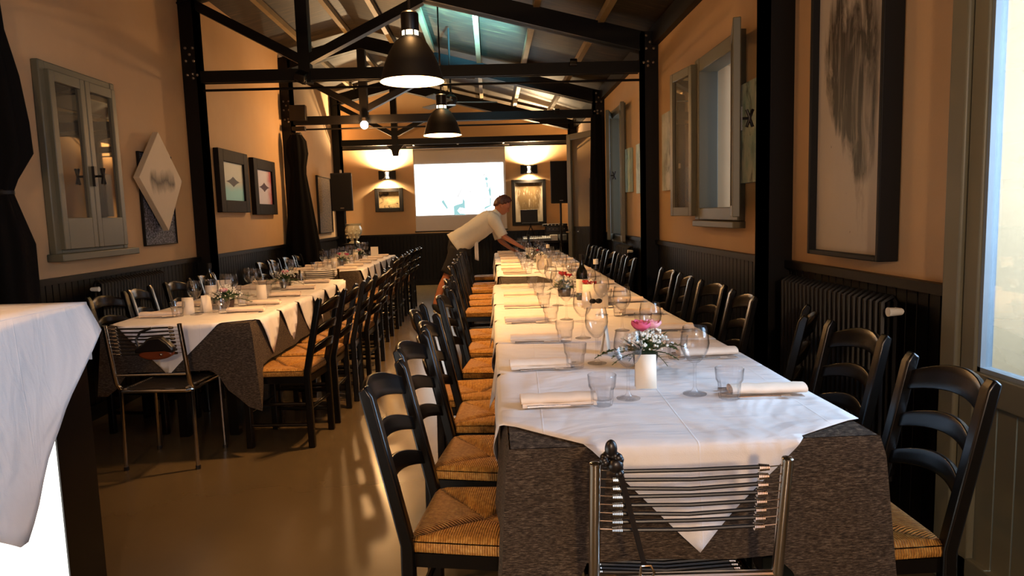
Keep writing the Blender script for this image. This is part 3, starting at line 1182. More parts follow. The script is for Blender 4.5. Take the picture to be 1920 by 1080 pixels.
def topper(x0, x1, ya, yb, outline, zoff, label, group='white overlay cloths', seed=0):
    """outline in flat-cloth coordinates; whatever passes the table edge folds down"""
    bm = bmesh.new()
    vs = [bm.verts.new((p[0], p[1], 0)) for p in outline]
    bm.faces.new(vs)
    xs0 = min(p[0] for p in outline); xs1 = max(p[0] for p in outline)
    ys0 = min(p[1] for p in outline); ys1 = max(p[1] for p in outline)
    cuts = []
    g = .05
    k = math.ceil(xs0 / g)
    while k * g < xs1:
        cuts.append(((k * g, 0, 0), (1, 0, 0))); k += 1
    k = math.ceil(ys0 / g)
    while k * g < ys1:
        cuts.append(((0, k * g, 0), (0, 1, 0))); k += 1
    for e in (0.0, .012):
        cuts += [((x0 - e, 0, 0), (1, 0, 0)), ((x1 + e, 0, 0), (1, 0, 0)), ((0, ya - e, 0), (0, 1, 0)), ((0, yb + e, 0), (0, 1, 0))]
    for c_, n_ in cuts:
        bmesh.ops.bisect_plane(bm, geom=bm.verts[:] + bm.edges[:] + bm.faces[:], plane_co=c_, plane_no=n_, dist=1e-5)
    rnd = random.Random(seed)
    p1, p2 = rnd.uniform(0, 6), rnd.uniform(0, 6)
    for v in bm.verts:
        x, y = v.co.x, v.co.y
        ox = max(0, x0 - x, x - x1)
        oy = max(0, ya - y, y - yb)
        z = T + .004 + zoff
        nx = min(max(x, x0), x1)
        ny = min(max(y, ya), yb)
        wob = .0015 * math.sin(x * 11 + p1) * math.sin(y * 7 + p2)
        z += wob
        e = .012
        out = lambda o_: .004 + min(o_, e) + max(0, o_ - e) * (.10 + .07 * math.sin((x if oy > ox else y) * 16 + p1))
        if ox > 0:
            sgn = -1 if x < x0 else 1
            nx = nx + sgn * (out(ox) + zoff * .6 + .010)
            z -= max(0, ox - e * .4)
        if oy > 0:
            sgn = -1 if y < ya else 1
            ny = ny + sgn * (out(oy) + zoff * .6 + .010)
            z -= max(0, oy - e * .4)
        v.co = (nx, ny, z)
    me = bpy.data.meshes.new('overlay_cloth')
    bm.to_mesh(me)
    bm.free()
    me.materials.append(M['cloth'])
    me.polygons.foreach_set('use_smooth', [True] * len(me.polygons))
    o = bpy.data.objects.new('overlay_cloth', me)
    col.objects.link(o)
    md = o.modifiers.new('solid', 'SOLIDIFY')
    md.thickness = .0018
    md.offset = 1
    return tag(o, label, 'tablecloth', group)


def zig(x, ya, yb, amp, n, sgn, reverse=False):
    pts = []
    for i in range(n):
        a = ya + (yb - ya) * i / n
        b = ya + (yb - ya) * (i + 1) / n
        pts += [(x, a + .01), (x + sgn * amp, (a + b) / 2), (x, b - .01)]
    return pts[::-1] if reverse else pts


# window-side run
topper(.03, .97, 1.68, 5.66, [(.215, 1.685), (.492, 1.41), (.775, 1.685), (.97, 1.80)] + zig(.97, 1.85, 3.10, .23, 2, 1) + [(.97, 3.12), (.03, 3.16)] + zig(.03, 1.86, 3.1, .22, 2, -1, True), .0,
       'white overlay cloth with a pointed corner hanging behind the chrome chair', seed=1)
topper(.03, .97, 1.68, 5.66, [(.03, 3.06), (.97, 3.0)] + zig(.97, 3.02, 4.4, .22, 2, 1) + [(.97, 4.42), (.03, 4.46)] + zig(.03, 3.08, 4.4, .22, 2, -1, True), .0025,
       'white overlay cloth beneath the printed heart card, window-side table', seed=2)
topper(.03, .97, 1.68, 5.66, [(.03, 4.40), (.97, 4.36)] + zig(.97, 4.38, 5.6, .22, 2, 1) + [(.97, 5.655), (.03, 5.655)] + zig(.03, 4.42, 5.64, .22, 2, -1, True), .005,
       'white overlay cloth at the far end of the near window-side table', seed=3)
topper(.07, 1.00, 5.76, 7.90, [(.12, 6.40), (.42, 6.36), (.58, 5.78), (1.0, 5.78)] + zig(1.0, 5.8, 7.8, .22, 3, 1) + [(1.0, 7.89), (.07, 7.89)] + zig(.07, 6.45, 7.85, .22, 2, -1, True), 0,
       'white overlay cloth leaving a dark patch bare, middle window-side table', seed=4)
topper(.06, 1.00, 8.00, 10.45, [(.06, 8.01), (.22, 7.98), (.5, 7.72), (.8, 7.98), (1.0, 8.01)] + zig(1.0, 8.02, 10.4, .22, 3, 1) + [(1.0, 10.44), (.06, 10.44)] + zig(.06, 8.02, 10.4, .22, 3, -1, True), 0,
       'white overlay cloth under the hands of the bending person', seed=5)
# wall-side run
topper(-2.28, -1.44, 4.04, 6.66, [(-2.28, 4.10), (-2.2, 4.045), (-1.91, 3.74), (-1.60, 4.045), (-1.44, 4.12)] + zig(-1.44, 4.13, 5.4, .25, 3, 1) + [(-1.44, 5.42), (-2.28, 5.46)] + zig(-2.28, 4.12, 5.4, .22, 2, -1, True), 0,
       'white overlay cloth with hanging points, near half of nearer wall-side table', seed=6)
topper(-2.28, -1.44, 4.04, 6.66, [(-2.28, 5.40), (-1.44, 5.34)] + zig(-1.44, 5.36, 6.62, .25, 3, 1) + [(-1.44, 6.655), (-2.28, 6.655)] + zig(-2.28, 5.42, 6.6, .22, 2, -1, True), .0025,
       'white overlay cloth with hanging points, far half of nearer wall-side table', seed=7)
topper(-2.34, -1.52, 7.74, 10.72, [(-2.34, 7.76), (-2.2, 7.745), (-1.94, 7.48), (-1.70, 7.745), (-1.52, 7.80)] + zig(-1.52, 7.81, 9.2, .25, 3, 1) + [(-1.52, 9.25), (-2.34, 9.28)] + zig(-2.34, 7.78, 9.2, .22, 2, -1, True), 0,
       'white overlay cloth, near half of the farther wall-side table', seed=8)
topper(-2.34, -1.52, 7.74, 10.72, [(-2.34, 9.22), (-1.52, 9.18)] + zig(-1.52, 9.2, 10.7, .25, 3, 1) + [(-1.52, 10.715), (-2.34, 10.715)] + zig(-2.34, 9.24, 10.7, .22, 2, -1, True), .0025,
       'white overlay cloth, far half of the farther wall-side table', seed=9)

# ------------------------------------------------------------------ tableware
TZ = T + .0095


def make_wine(tall=1.0):
    t_ = thing('wine_glass', 'x', 'wine glass')
    m = MB()
    m.lathe([(.0025, .0), (.036, .001), (.037, .0035), (.012, .010), (.0055, .022), (.0045, .05), (.0045, .09), (.007, .102)], 20)
    m.build('stem_and_foot', 'glass', t_)
    m = MB()
    m.lathe([(.001, .100), (.015, .104), (.030, .120), (.041, .142), (.0445, .163), (.042, .188), (.0365, .215), (.0358, .2165), (.0352, .215), (.0405, .188), (.043, .163), (.039, .143), (.028, .123), (.012, .108)], 24)
    m.build('bowl', 'glass', t_)
    return t_


def make_tumbler():
    m = MB()
    fl = lambda a, z: 1 - .085 * (abs(math.sin(a * 6)) if z < .055 else 0)
    m.lathe([(.001, .0), (.031, .0), (.033, .008), (.036, .05), (.0405, .058), (.0435, .092), (.0425, .0935), (.0415, .092), (.0385, .06), (.034, .05), (.030, .018), (.001, .014)], 36, fn=fl)
    o = m.build('tumbler', 'tumbler', None, angle=25)
    return tag(o, 'x', 'tumbler')


def make_napkin():
    m = MB()
    pts = []
    for k in range(16):
        a = 2 * PI * k / 16
        pts.append((.033 * math.cos(a), .017 + .016 * math.sin(a) * (1 if math.sin(a) > 0 else .9)))
    vs = []
    nseg = 8
    for j in range(nseg + 1):
        x = -.115 + .23 * j / nseg
        q = 1 + .04 * math.sin(j * 1.7)
        for (y, z) in pts:
            vs.append((x, y * q, max(.0, z * (1 + .05 * math.sin(j * 2.3)))))
    n = 16
    fs = [(j * n + i, (j + 1) * n + i, (j + 1) * n + (i + 1) % n, j * n + (i + 1) % n) for j in range(nseg) for i in range(n)]
    m._add(vs, fs)
    for (xe, s_) in ((-.115, 1), (.115, -1)):  # rolled end: recessed spiral
        r1 = [(xe, y, z) for y, z in pts]
        r2 = [(xe + s_ * .012, y * .72, .017 + (z - .017) * .7) for y, z in pts]
        r3 = [(xe - s_ * .0, y * .45, .017 + (z - .017) * .45) for y, z in pts]
        m._add(r1 + r2 + r3, [(a, (a + 1) % n, n + (a + 1) % n, n + a) for a in range(n)] + [(n + a, n + (a + 1) % n, 2 * n + (a + 1) % n, 2 * n + a) for a in range(n)] + [tuple(range(2 * n, 3 * n))])
    # loose flap edge
    m.grid(lambda u, v: (-.112 + .224 * u, -.030 - .016 * v, .010 - .008 * v + .001 * math.sin(u * 9)), 8, 2)
    o = m.build('napkin', 'napkin', None, angle=60)
    return tag(o, 'x', 'napkin')


def make_fork():
    m = MB()
    m.tube([(-.10, 0, .003), (-.02, 0, .005), (.03, 0, .004)], [.0045, .0028, .0032], 8)
    m.prism([(.03, -.003), (.045, -.011), (.06, -.012), (.06, .012), (.045, .011), (.03, .003)], 'z', .003, .0055)
    for k in range(4):
        y = -.0105 + k * .007
        m.box((.06, y - .0016, .003), (.098, y + .0016, .0055))
    return tag(m.build('fork', 'steel_cut'), 'x', 'fork')


def make_knife():
    m = MB()
    m.tube([(-.11, 0, .004), (-.02, 0, .0045)], [.006, .004], 8)
    m.prism([(-.02, -.004), (.02, -.009), (.09, -.010), (.108, -.003), (.11, .004), (-.02, .004)], 'z', .003, .0052)
    return tag(m.build('knife', 'steel_cut'), 'x', 'knife')


wine = placer(make_wine())
tumb = placer(make_tumbler())
napk = placer(make_napkin())
fork = placer(make_fork())
knif = placer(make_knife())


def setting(edge, tb, i, y, xe, sgn, cut, off=(0, 0), wn2=False):
    """xe: table edge x; sgn +1 when the plate faces toward +x (diner at -x side)"""
    o = ORD[i]
    rn = random.Random(hash((round(xe * 10), i)) % 1000 + i)
    jx, jy = rn.uniform(-.012, .012), rn.uniform(-.012, .012)
    where = '%s edge of %s, %s from the near end' % (edge, tb, o)
    rz = R(rn.uniform(-4, 4))
    napk((xe + sgn * (.155) + jx, y + jy, TZ), rz if sgn > 0 else PI + rz, 'rolled cream napkin, ' + where, 'rolled napkins')
    tumb((xe + sgn * .285 + jx, y - .035 + jy, TZ), rz, 'clear ribbed tumbler, ' + where, 'ribbed tumblers')
    wine((xe + sgn * .375 + jx, y + .02 + jy, TZ), rz, 'clear stemmed wine glass, ' + where, 'stemmed wine glasses')
    if cut:
        if sgn > 0:
            fork((xe + .17, y - .052, TZ), rz, 'steel fork before the napkin, ' + where, 'forks')
            knif((xe + .18, y + .052, TZ), -rz, 'steel knife behind the napkin, ' + where, 'knives')
        else:
            fork((xe - .15, y - .055, TZ), rz, 'steel fork before the napkin, ' + where, 'forks')
            knif((xe - .17, y + .052, TZ), -rz, 'steel knife behind the napkin, ' + where, 'knives')


WS, LS = 'window-side tables', 'wall-side tables'
sy_aisle = [2.06, 2.55, 3.10, 3.65, 4.22, 4.80, 5.35, 6.66, 7.14, 7.60, 8.25, 8.80, 9.35, 9.90, 10.25]
sy_win = [2.08, 2.64, 3.25, 3.78, 4.32, 4.88, 5.40, 6.10, 6.72, 7.35, 8.25, 8.80, 9.35, 9.90]
for i, y in enumerate(sy_aisle):
    setting('aisle', WS, i, y, .02 if y < 5.7 else .05, 1, i < 4)
for i, y in enumerate(sy_win):
    setting('window', WS, i, y, .985 if y < 5.7 else 1.01, -1, i < 4)
ay = [4.45, 4.82, 5.30, 5.82, 6.36, 7.95, 8.42, 8.9, 9.4, 9.9, 10.4]
wy = [4.37, 4.88, 5.42, 5.98, 6.45, 8.0, 8.5, 9.0, 9.5, 10.0, 10.45]
for i, y in enumerate(ay):
    setting('aisle', LS, i, y, -1.455 if y < 7 else -1.53, -1, i < 3)
for i, y in enumerate(wy):
    setting('wall', LS, i, y, -2.275 if y < 7 else -2.335, 1, i < 2)


# folded cards
def make_card():
    m = MB()
    m.quad((-.034, 0, 0), (.034, 0, 0), (.034, .014, .11), (-.034, .014, .11))
    m.quad((.034, .034, 0), (-.034, .034, 0), (-.034, .016, .11), (.034, .016, .11))
    return tag(m.build('table_card', 'card', None, solid=.0008), 'x', 'card')


card = placer(make_card())
card((.487, 2.18, TZ), R(-6), 'blank cream folded card beside the nearest wine glass', 'folded cards')
card((.47, 2.78, TZ), R(70), 'cream folded card behind the pink rose', 'folded cards')
card((-1.95, 4.40, TZ), R(8), 'cream folded card at near end of wall-side table', 'folded cards')
card((-1.87, 4.52, TZ), R(60), 'cream folded card turned edge-on near the wall-side flowers', 'folded cards')
card((-1.72, 5.12, TZ), R(10), 'cream folded card past the wall-side flowers', 'folded cards')
card((.50, 5.3, TZ), R(5), 'cream folded card near the wine bottle', 'folded cards')
card((-1.9, 8.3, TZ), R(5), 'cream folded card on the farther wall-side table', 'folded cards')
card((-1.9, 9.6, TZ), R(-5), 'cream folded card at the far end of the wall-side tables', 'folded cards')
t_ = thing('printed_card', 'large cream card with dark heart-shaped print, in the middle of the table', 'card', (.61, 4.06, TZ), R(3))
m = MB()
m.quad((-.075, 0, 0), (.075, 0, 0), (.075, .03, .145), (-.075, .03, .145))
m.quad((.075, .075, 0), (-.075, .075, 0), (-.075, .032, .145), (.075, .032, .145))
m.build('card_fold', 'card', t_, solid=.001)
m = MB()
for cx_ in (-.018, .018):
    m._add([(cx_ + .022 * math.cos(2 * PI * k / 14), .004 + .25 * (.045 + .015 * math.sin(2 * PI * k / 14)) * .8 - .004, .045 + .015 * math.sin(2 * PI * k / 14)) for k in range(14)], [tuple(range(14))])
m.build('heart_print', 'ink', t_, solid=.001)
# larger sign cards further on
for (x, y, lab) in ((-2.02, 5.20, 'tall cream card behind the dark bottle on the wall-side table'), (-1.93, 7.05 + 1.9, 'tall cream card amid glasses of the farther wall-side table'), (.50, 7.0, 'tall cream card with black printing at the middle table'), (-1.75, 10.3, 'bright tall card near the cream vase')):
    m = MB().box((-.055, -.003, 0), (.055, .003, .15))
    o = m.build('standing_card', 'card')
    o.location = (x, y, TZ)
    tag(o, lab, 'card')


# bottles
def bottle(name, x, y, mat, lab, h=.30, r=.038, label_c='card', cap='ink'):
    t_ = thing(name, lab, 'bottle', (x, y, TZ))
    k = h / .30
    MB().lathe([(.001, .0), (r * .96, .0), (r, .006), (r, .17 * k), (r * .92, .19 * k), (r * .45, .222 * k), (.0145, .235 * k), (.0135, .285 * k), (.0155, .287 * k), (.0155, h), (.001, h)], 20).build('bottle_body', mat, t_)
    MB().lathe([(r + .0006, .05 * k), (r + .0008, .05 * k), (r + .0008, .14 * k), (r + .0006, .14 * k)], 20).build('paper_label', label_c, t_)
    MB().lathe([(.0165, .262 * k), (.0168, .262 * k), (.0168, h + .001), (.001, h + .002)], 14).build('cap', cap, t_)
    return t_


bottle('wine_bottle', .585, 4.50, 'green_bottle', 'dark wine bottle with white label before the red flowers, window-side table')
bottle('water_bottle', .69, 4.58, 'glass', 'clear water bottle beside the dark wine bottle', .26, .036, 'white_paint', 'white_paint')
bottle('wine_bottle', .47, 8.85, 'green_bottle', 'dark wine bottle standing before the hands of the person')
bottle('wine_bottle', -2.03, 4.98, 'green_bottle', 'dark wine bottle on the nearer wall-side table', .29)
bottle('wine_bottle', -1.97, 10.0, 'green_bottle', 'dark wine bottle on the farther wall-side table', .29)
bottle('water_bottle', .56, 6.9, 'glass', 'clear water bottle on the middle table', .26, .036, 'card', 'white_paint')


# ------------------------------------------------------------------ flower arrangements
def petal_flower(m, c, r, n=3, seed=0):
    rnd = random.Random(seed)
    for k in range(n):
        rr = r * (1 - k * .26)
        cnt = 5 if k < 2 else 3
        for j in range(cnt):
            a0 = 2 * PI * j / cnt + k * .7
            tl = .50 + k * .22

            def fn(u, v):
                a = a0 + (u - .5) * 1.7
                q = v
                rad = rr * math.sin(q * PI * (.50 + .12 * (k == 0))) * (1 - .1 * abs(u - .5))
                return (c[0] + math.cos(a) * rad, c[1] + math.sin(a) * rad, c[2] - r * .3 + rr * (q * tl * 1.9) + r * .13 * math.sin(u * PI * 2 + j * 2 + k) * q)
            m.grid(fn, 6, 4)
    m.ball((c[0], c[1], c[2] + r * .35), r * .35, 8, 6)


def fern(m, base, dirv, L, wd, n=9, droop=.35):
    d_ = Vector(dirv).normalized()
    side = d_.cross(Vector((0, 0, 1))).normalized()
    pts = []
    for i in range(n + 1):
        s_ = i / n
        p = Vector(base) + d_ * L * s_ + Vector((0, 0, -droop * L * s_ * s_))
        pts.append(p)
    m.tube(pts, .0015, 4)
    for i in range(1, n):
        s_ = i / n
        w_ = wd * math.sin(PI * (s_ * .85 + .12))
        for sg in (-1, 1):
            tip = pts[i] + side * sg * w_ + d_ * w_ * .6 + Vector((0, 0, -.004))
            a = pts[i] - d_ * L / n * .42
            b = pts[i] + d_ * L / n * .42
            m._add([a, b, tip], [(0, 1, 2)])


def centrepiece(x, y, lab, seed, flowers, big=1.0, ferns=9, blossoms=90, group='flower centrepieces'):
    rnd = random.Random(seed)
    t_ = thing('flower_arrangement', lab, 'flower arrangement', (x, y, TZ), 0, group)
    MB().lathe([(.001, 0), (.04, 0), (.048, .05), (.045, .052), (.001, .045)], 16).build('pot', 'pot', t_)
    m = MB()
    for k in range(ferns):
        a = 2 * PI * k / ferns + rnd.uniform(-.3, .3)
        fern(m, (0, 0, .05), (math.cos(a), math.sin(a), .55 + rnd.uniform(-.3, .3)), (.13 + rnd.uniform(0, .07)) * big, .035, 9, .5)
    for k in range(40):
        a = rnd.uniform(0, 2 * PI); rr = rnd.uniform(.0, .07) * big; z = .05 + rnd.uniform(0, .05)
        p = Vector((rr * math.cos(a), rr * math.sin(a), z))
        q = Vector((math.cos(a + 1), math.sin(a + 1), .4)) * .018
        d2 = Vector((math.cos(a), math.sin(a), .6)) * .045
        m._add([p - q, p + q, p + d2], [(0, 1, 2)])
    m.build('foliage', 'leaf', t_)
    m = MB()
    for k in range(blossoms):
        a = rnd.uniform(0, 2 * PI); rr = (rnd.random() ** .6) * .085 * big
        z = .085 + .055 * (1 - (rr / .09) ** 2) + rnd.uniform(-.015, .02)
        m.ball((rr * math.cos(a), rr * math.sin(a), z), rnd.uniform(.0032, .006), 6, 4)
    m.build('baby_breath', 'baby', t_)
    for j, (dx, dy, dz, r_, mt) in enumerate(flowers):
        m = MB()
        petal_flower(m, (dx, dy, dz), r_, 3, j)
        m.build('bloom', mt, t_, angle=60)
    return t_


centrepiece(.555, 2.50, 'pink rose with white blossom and fern leaves, near end of window-side table', 1, [(-.012, .0, .142, .040, 'rose'), (.030, .004, .146, .034, 'rose_pale')], 1.05, 12, 170)
centrepiece(.625, 4.27, 'low fern arrangement with red petals behind the heart card', 2, [(-.04, .0, .13, .03, 'red_petal'), (.0, .02, .12, .03, 'red_petal')], .7, 9, 20)
centrepiece(.49, 4.72, 'red flowers beside the dark wine bottle, window-side table', 3, [(-.01, 0, .15, .03, 'red_petal'), (.03, .01, .135, .028, 'red_petal')], .8, 8, 70)
centrepiece(.52, 7.35, 'brown and cream flowers on the middle window-side table', 4, [(0, 0, .12, .03, 'pot')], .9, 8, 60)
centrepiece(.52, 8.55, 'dried flowers just before the person reaching over the table', 5, [(0, 0, .12, .03, 'pot'), (.04, .0, .11, .026, 'red_petal')], .9, 8, 60)
centrepiece(-1.82, 4.72, 'cream blossom and fern arrangement, near end of wall-side table', 6, [(-.02, 0, .11, .03, 'rose_pale')], 1.15, 9, 120)
centrepiece(-1.80, 6.0, 'pink flower arrangement at the far end of nearer wall-side table', 7, [(0, 0, .13, .03, 'rose')], 1.0, 9, 100)
centrepiece(-1.90, 8.75, 'pink flower arrangement, farther wall-side table, near half', 8, [(-.03, 0, .13, .03, 'rose'), (.05, .05, .12, .03, 'rose')], 1.0, 8, 60)
centrepiece(-1.90, 9.9, 'pink flower arrangement, farther wall-side table, far half', 9, [(0, 0, .12, .03, 'rose_pale')], 1.0, 8, 60)


# ------------------------------------------------------------------ pendant lamps
def make_pendant():
    t_ = thing('pendant_lamp', 'x', 'pendant lamp')
    m = MB()
    m.lathe([(.196, 0), (.190, .012), (.165, .10), (.135, .17), (.095, .235), (.062, .262), (.055, .268)], 40)
    sh = m.build('lamp_shade', 'shade', t_)
    m = MB()
    m.lathe([(.193, .001), (.186, .014), (.161, .10), (.131, .168), (.091, .232), (.058, .258), (.001, .259)], 40)
    m.build('shade_lining', 'shade_in', sh)
    m = MB()
    m.lathe([(.050, .268), (.050, .298)], 24)
    m.build('glowing_vent', 'glow_vent', t_)
    m = MB()
    for k in range(6):
        a = 2 * PI * k / 6
        m.box((.049 * math.cos(a) - .004, .049 * math.sin(a) - .004, .262), (.049 * math.cos(a) + .004, .049 * math.sin(a) + .004, .30))
    m.lathe([(.001, .298), (.052, .298), (.054, .305), (.054, .40), (.045, .41), (.001, .41)], 24)
    m.build('housing', 'dark_metal', t_)
    MB().tube([(0, 0, .41), (0, 0, 1.30)], .008, 8).build('hanging_rod', 'dark_metal', t_)
    m = MB().ball((0, 0, .18), .045, 14, 10)
    m.tube([(0, 0, .21), (0, 0, .258)], .018, 10)
    m.build('bulb', 'glow_disc', t_)
    return t_


lampp = placer(make_pendant())
LZ = 2.185
for (x, y, lab) in ((-.452, 4.32, 'lit bell pendant lamp showing larger, nearer end of the aisle'), (-.468, 7.18, 'bell pendant lamp hanging by the ceiling fan, lit'),
                    (-1.65, 1.15, 'lit bell pendant lamp hanging over the counter'), (-.47, 10.4, 'bell pendant lamp at the far end, hidden behind the beams')):
    if y > 10: continue
    lampp((x, y, LZ), 0, lab, 'bell pendant lamps')
for (x, y, pw) in ((-.452, 4.32, 330), (-.468, 7.18, 420), (-1.65, 1.15, 110)):
    point_light('pendant_light', (x, y, LZ + .18), pw, WARM, .06)
    point_light('pendant_uplight', (x, y, LZ + .62), 13, WARM, .05)

# bare bulb lamp at the truss
t_ = thing('spotlight', 'small bare glowing bulb fixed under the second roof truss', 'lamp', (-1.725, 9.85, 2.66))
MB().tube([(0, 0, .075), (0, .09, .075)], .012, 8).build('bracket', 'dark_metal', t_)
MB().ball((0, 0, 0), .055, 16, 10).build('bulb', 'glow_disc', t_)
MB().lathe([(.001, .05), (.035, .05), (.035, .10), (.001, .10)], 14).build('lamp_holder', 'dark_metal', t_)
point_light('bulb_light', (-1.72, 9.70, 2.56), 55, WARM, .04)

# dark floodlights clamped on the beams
FL = None
def make_flood():
    t_ = thing('floodlight', 'x', 'floodlight')
    MB().box((-.05, -.05, -.03), (.05, .05, .04)).build('housing', 'dark_metal', t_, bevel=.01)
    m = MB()
    for k in range(5):
        m.box((-.05, .05, -.028 + k * .015), (.05, .065, -.022 + k * .015))
    m.build('cooling_fin', 'dark_metal', t_)
    MB().tube([(-.055, 0, 0), (-.055, 0, -.06), (.055, 0, -.06), (.055, 0, 0)], .006, 6).build('yoke', 'dark_metal', t_)
    return t_


flood = placer(make_flood())
flood((-1.76, 6.76, 2.72), 0, 'small brown floodlight clamped at the king post foot of the nearer truss', 'beam floodlights', rot=(R(30), R(20), 0))
flood((.84, 6.79, 2.80), 0, 'small floodlight on the tie beam towards the window wall', 'beam floodlights', rot=(R(-30), 0, 0), scale=(.7, .6, .5))
flood((.98, 9.89, 2.79), 0, 'small floodlight on the farther tie beam', 'beam floodlights', rot=(R(-30), 0, 0), scale=(.7, .6, .5))
flood((-.16, 7.01, 2.76), 0, 'added unseen floodlight behind the nearer tie beam, teal wash on roof boards', 'beam floodlights', rot=(R(60), 0, 0))
point_light('teal_roof_fill', (-.16, 7.14, 2.84), 2200, (.18, .72, 1.0), .05, spot=R(62), rot=(R(131), 0, R(-3)), blend=.6)  # added source that tints the roof boards teal, its fixture out of sight

# ceiling fan
t_ = thing('ceiling_fan', 'ceiling fan with thin blades behind the farther pendant lamp', 'ceiling fan', (-.44, 8.55, 2.73))
MB().lathe([(.001, -.03), (.06, -.03), (.075, .0), (.075, .06), (.04, .09), (.001, .09)], 20).build('motor', 'dark_metal', t_)
MB().tube([(0, 0, .09), (0, 0, .87)], .012, 8).build('hanging_rod', 'dark_metal', t_)
for a in (8, 128, 248):
    m = MB()
    m.box((.06, -.055, .0), (.56, .055, .008), Matrix.Rotation(R(a), 4, 'Z') @ Matrix.Rotation(R(12), 4, 'X'))
    m.build('fan_blade', 'grey_box', t_)

# ------------------------------------------------------------------ projection screen
t_ = thing('projection_screen', 'wide pull-down projection screen with a bright white and teal image', 'projection screen', (0, 13.62, 0))
MB().box((-1.48, 0, 1.08), (.31, .006, 2.70)).build('screen_fabric', 'screen', t_)
MB().tube([(-1.50, .01, 1.07), (.33, .01, 1.07)], .014, 8).build('bottom_bar', 'dark_metal', t_)
MB().tube([(-1.60, .02, 2.73), (.40, .02, 2.73)], .03, 10).build('roller_case', 'dark_metal', t_)
m = MB()
for x in (-1.45, -.6, .28):
    m.ball((x, -.02, 2.75), .022, 8, 6)
m.build('bracket', 'white_paint', t_)
im = MB().box((-1.46, -.006, 1.385), (.265, -.002, 2.37)).build('projected_picture', 'projection', t_)


def blob(pts, mat, y=-.009):
    m = MB().prism([(-1.47 + px * 1.735 / 1020, 2.365 - (py - 280 + px * .035) * .985 / 585) for px, py in pts], 'y', y, y + .002)
    m.build('image_shape', mat, im)


X0 = 32
S = lambda *p: [(a - X0, b) for a, b in p]
blob(S((330, 700), (355, 675), (405, 770), (390, 785)), 'projection_teal')
blob(S((470, 850), (470, 750), (500, 735), (570, 715), (580, 660), (600, 690), (602, 775), (540, 765), (512, 800), (540, 835), (600, 838), (598, 848)), 'projection_teal')
blob(S((875, 560), (895, 520), (905, 560), (905, 640), (885, 620)), 'projection_teal')
blob(S((840, 420), (860, 408), (878, 430), (865, 452), (842, 448)), 'projection_teal')
blob(S((852, 470), (868, 475), (872, 530), (858, 530)), 'projection_teal')
blob(S((890, 640), (905, 660), (898, 745), (815, 790), (830, 755), (888, 735)), 'projection_teal')
blob(S((515, 635), (560, 555), (570, 560), (530, 640), (545, 675), (535, 670)), 'projection_grey')
blob(S((640, 580), (665, 570), (690, 582), (665, 588)), 'projection_grey')
blob(S((815, 640), (845, 650), (825, 755), (820, 750), (832, 660)), 'projection_grey')
blob(S((538, 790), (580, 796), (578, 808), (538, 802)), 'projection_grey', -.011)
blob(S((820, 380), (850, 375), (852, 385), (830, 395), (828, 410), (820, 408)), 'projection_grey')


# ------------------------------------------------------------------ sconces
def make_sconce():
    t_ = thing('wall_sconce', 'x', 'wall lamp')
    for sg in (-1, 1):
        pts = [(sg * .165, -.085), (sg * .165, .085), (sg * .10, .085)]
        for k in range(9):
            a = PI / 2 - PI * k / 8
            pts.append((sg * (.10 - .065 * math.cos(a)), .078 * math.sin(a)))
        pts.append((sg * .10, -.085))
        if sg < 0: pts = pts[::-1]
        MB().prism(pts, 'y', -.09, -.01).build('side_block', 'steel', t_)
    MB().box((-.15, -.012, -.08), (.15, 0, .08)).build('back_plate', 'steel', t_)
    MB().lathe([(.001, -.06), (.028, -.06), (.016, 0), (.028, .06), (.001, .06)], 14, c=(0, -.05, 0)).build('bulb', 'glow_disc', t_)
    return t_


scon = placer(make_sconce())
scon((-2.005, YB, 2.19), 0, 'glowing up-and-down sconce above the small dark picture', 'up-and-down wall sconces')
scon((.775, YB, 2.225), 0, 'glowing up-and-down sconce above the tall framed picture', 'up-and-down wall sconces')
scon((.3, YF + .001, 1.95), PI, 'added unseen sconce beside the entrance window, carrying the warm fill', 'up-and-down wall sconces')
point_light('front_warm_fill', (.3, YF + .22, 1.95), 150, (1, .62, .30), .08)  # added warm fill from behind the camera, housed in an unseen sconce
for (x, z) in ((-2.005, 2.19), (.775, 2.225)):
    point_light('sconce_up', (x, YB - .10, z + .10), 850, (1, .70, .38), .03, spot=R(168), rot=(R(180), 0, 0), blend=1.0)
    point_light('sconce_down', (x, YB - .10, z - .09), 150, (1, .70, .38), .03, spot=R(160), rot=(0, 0, 0), blend=1.0)


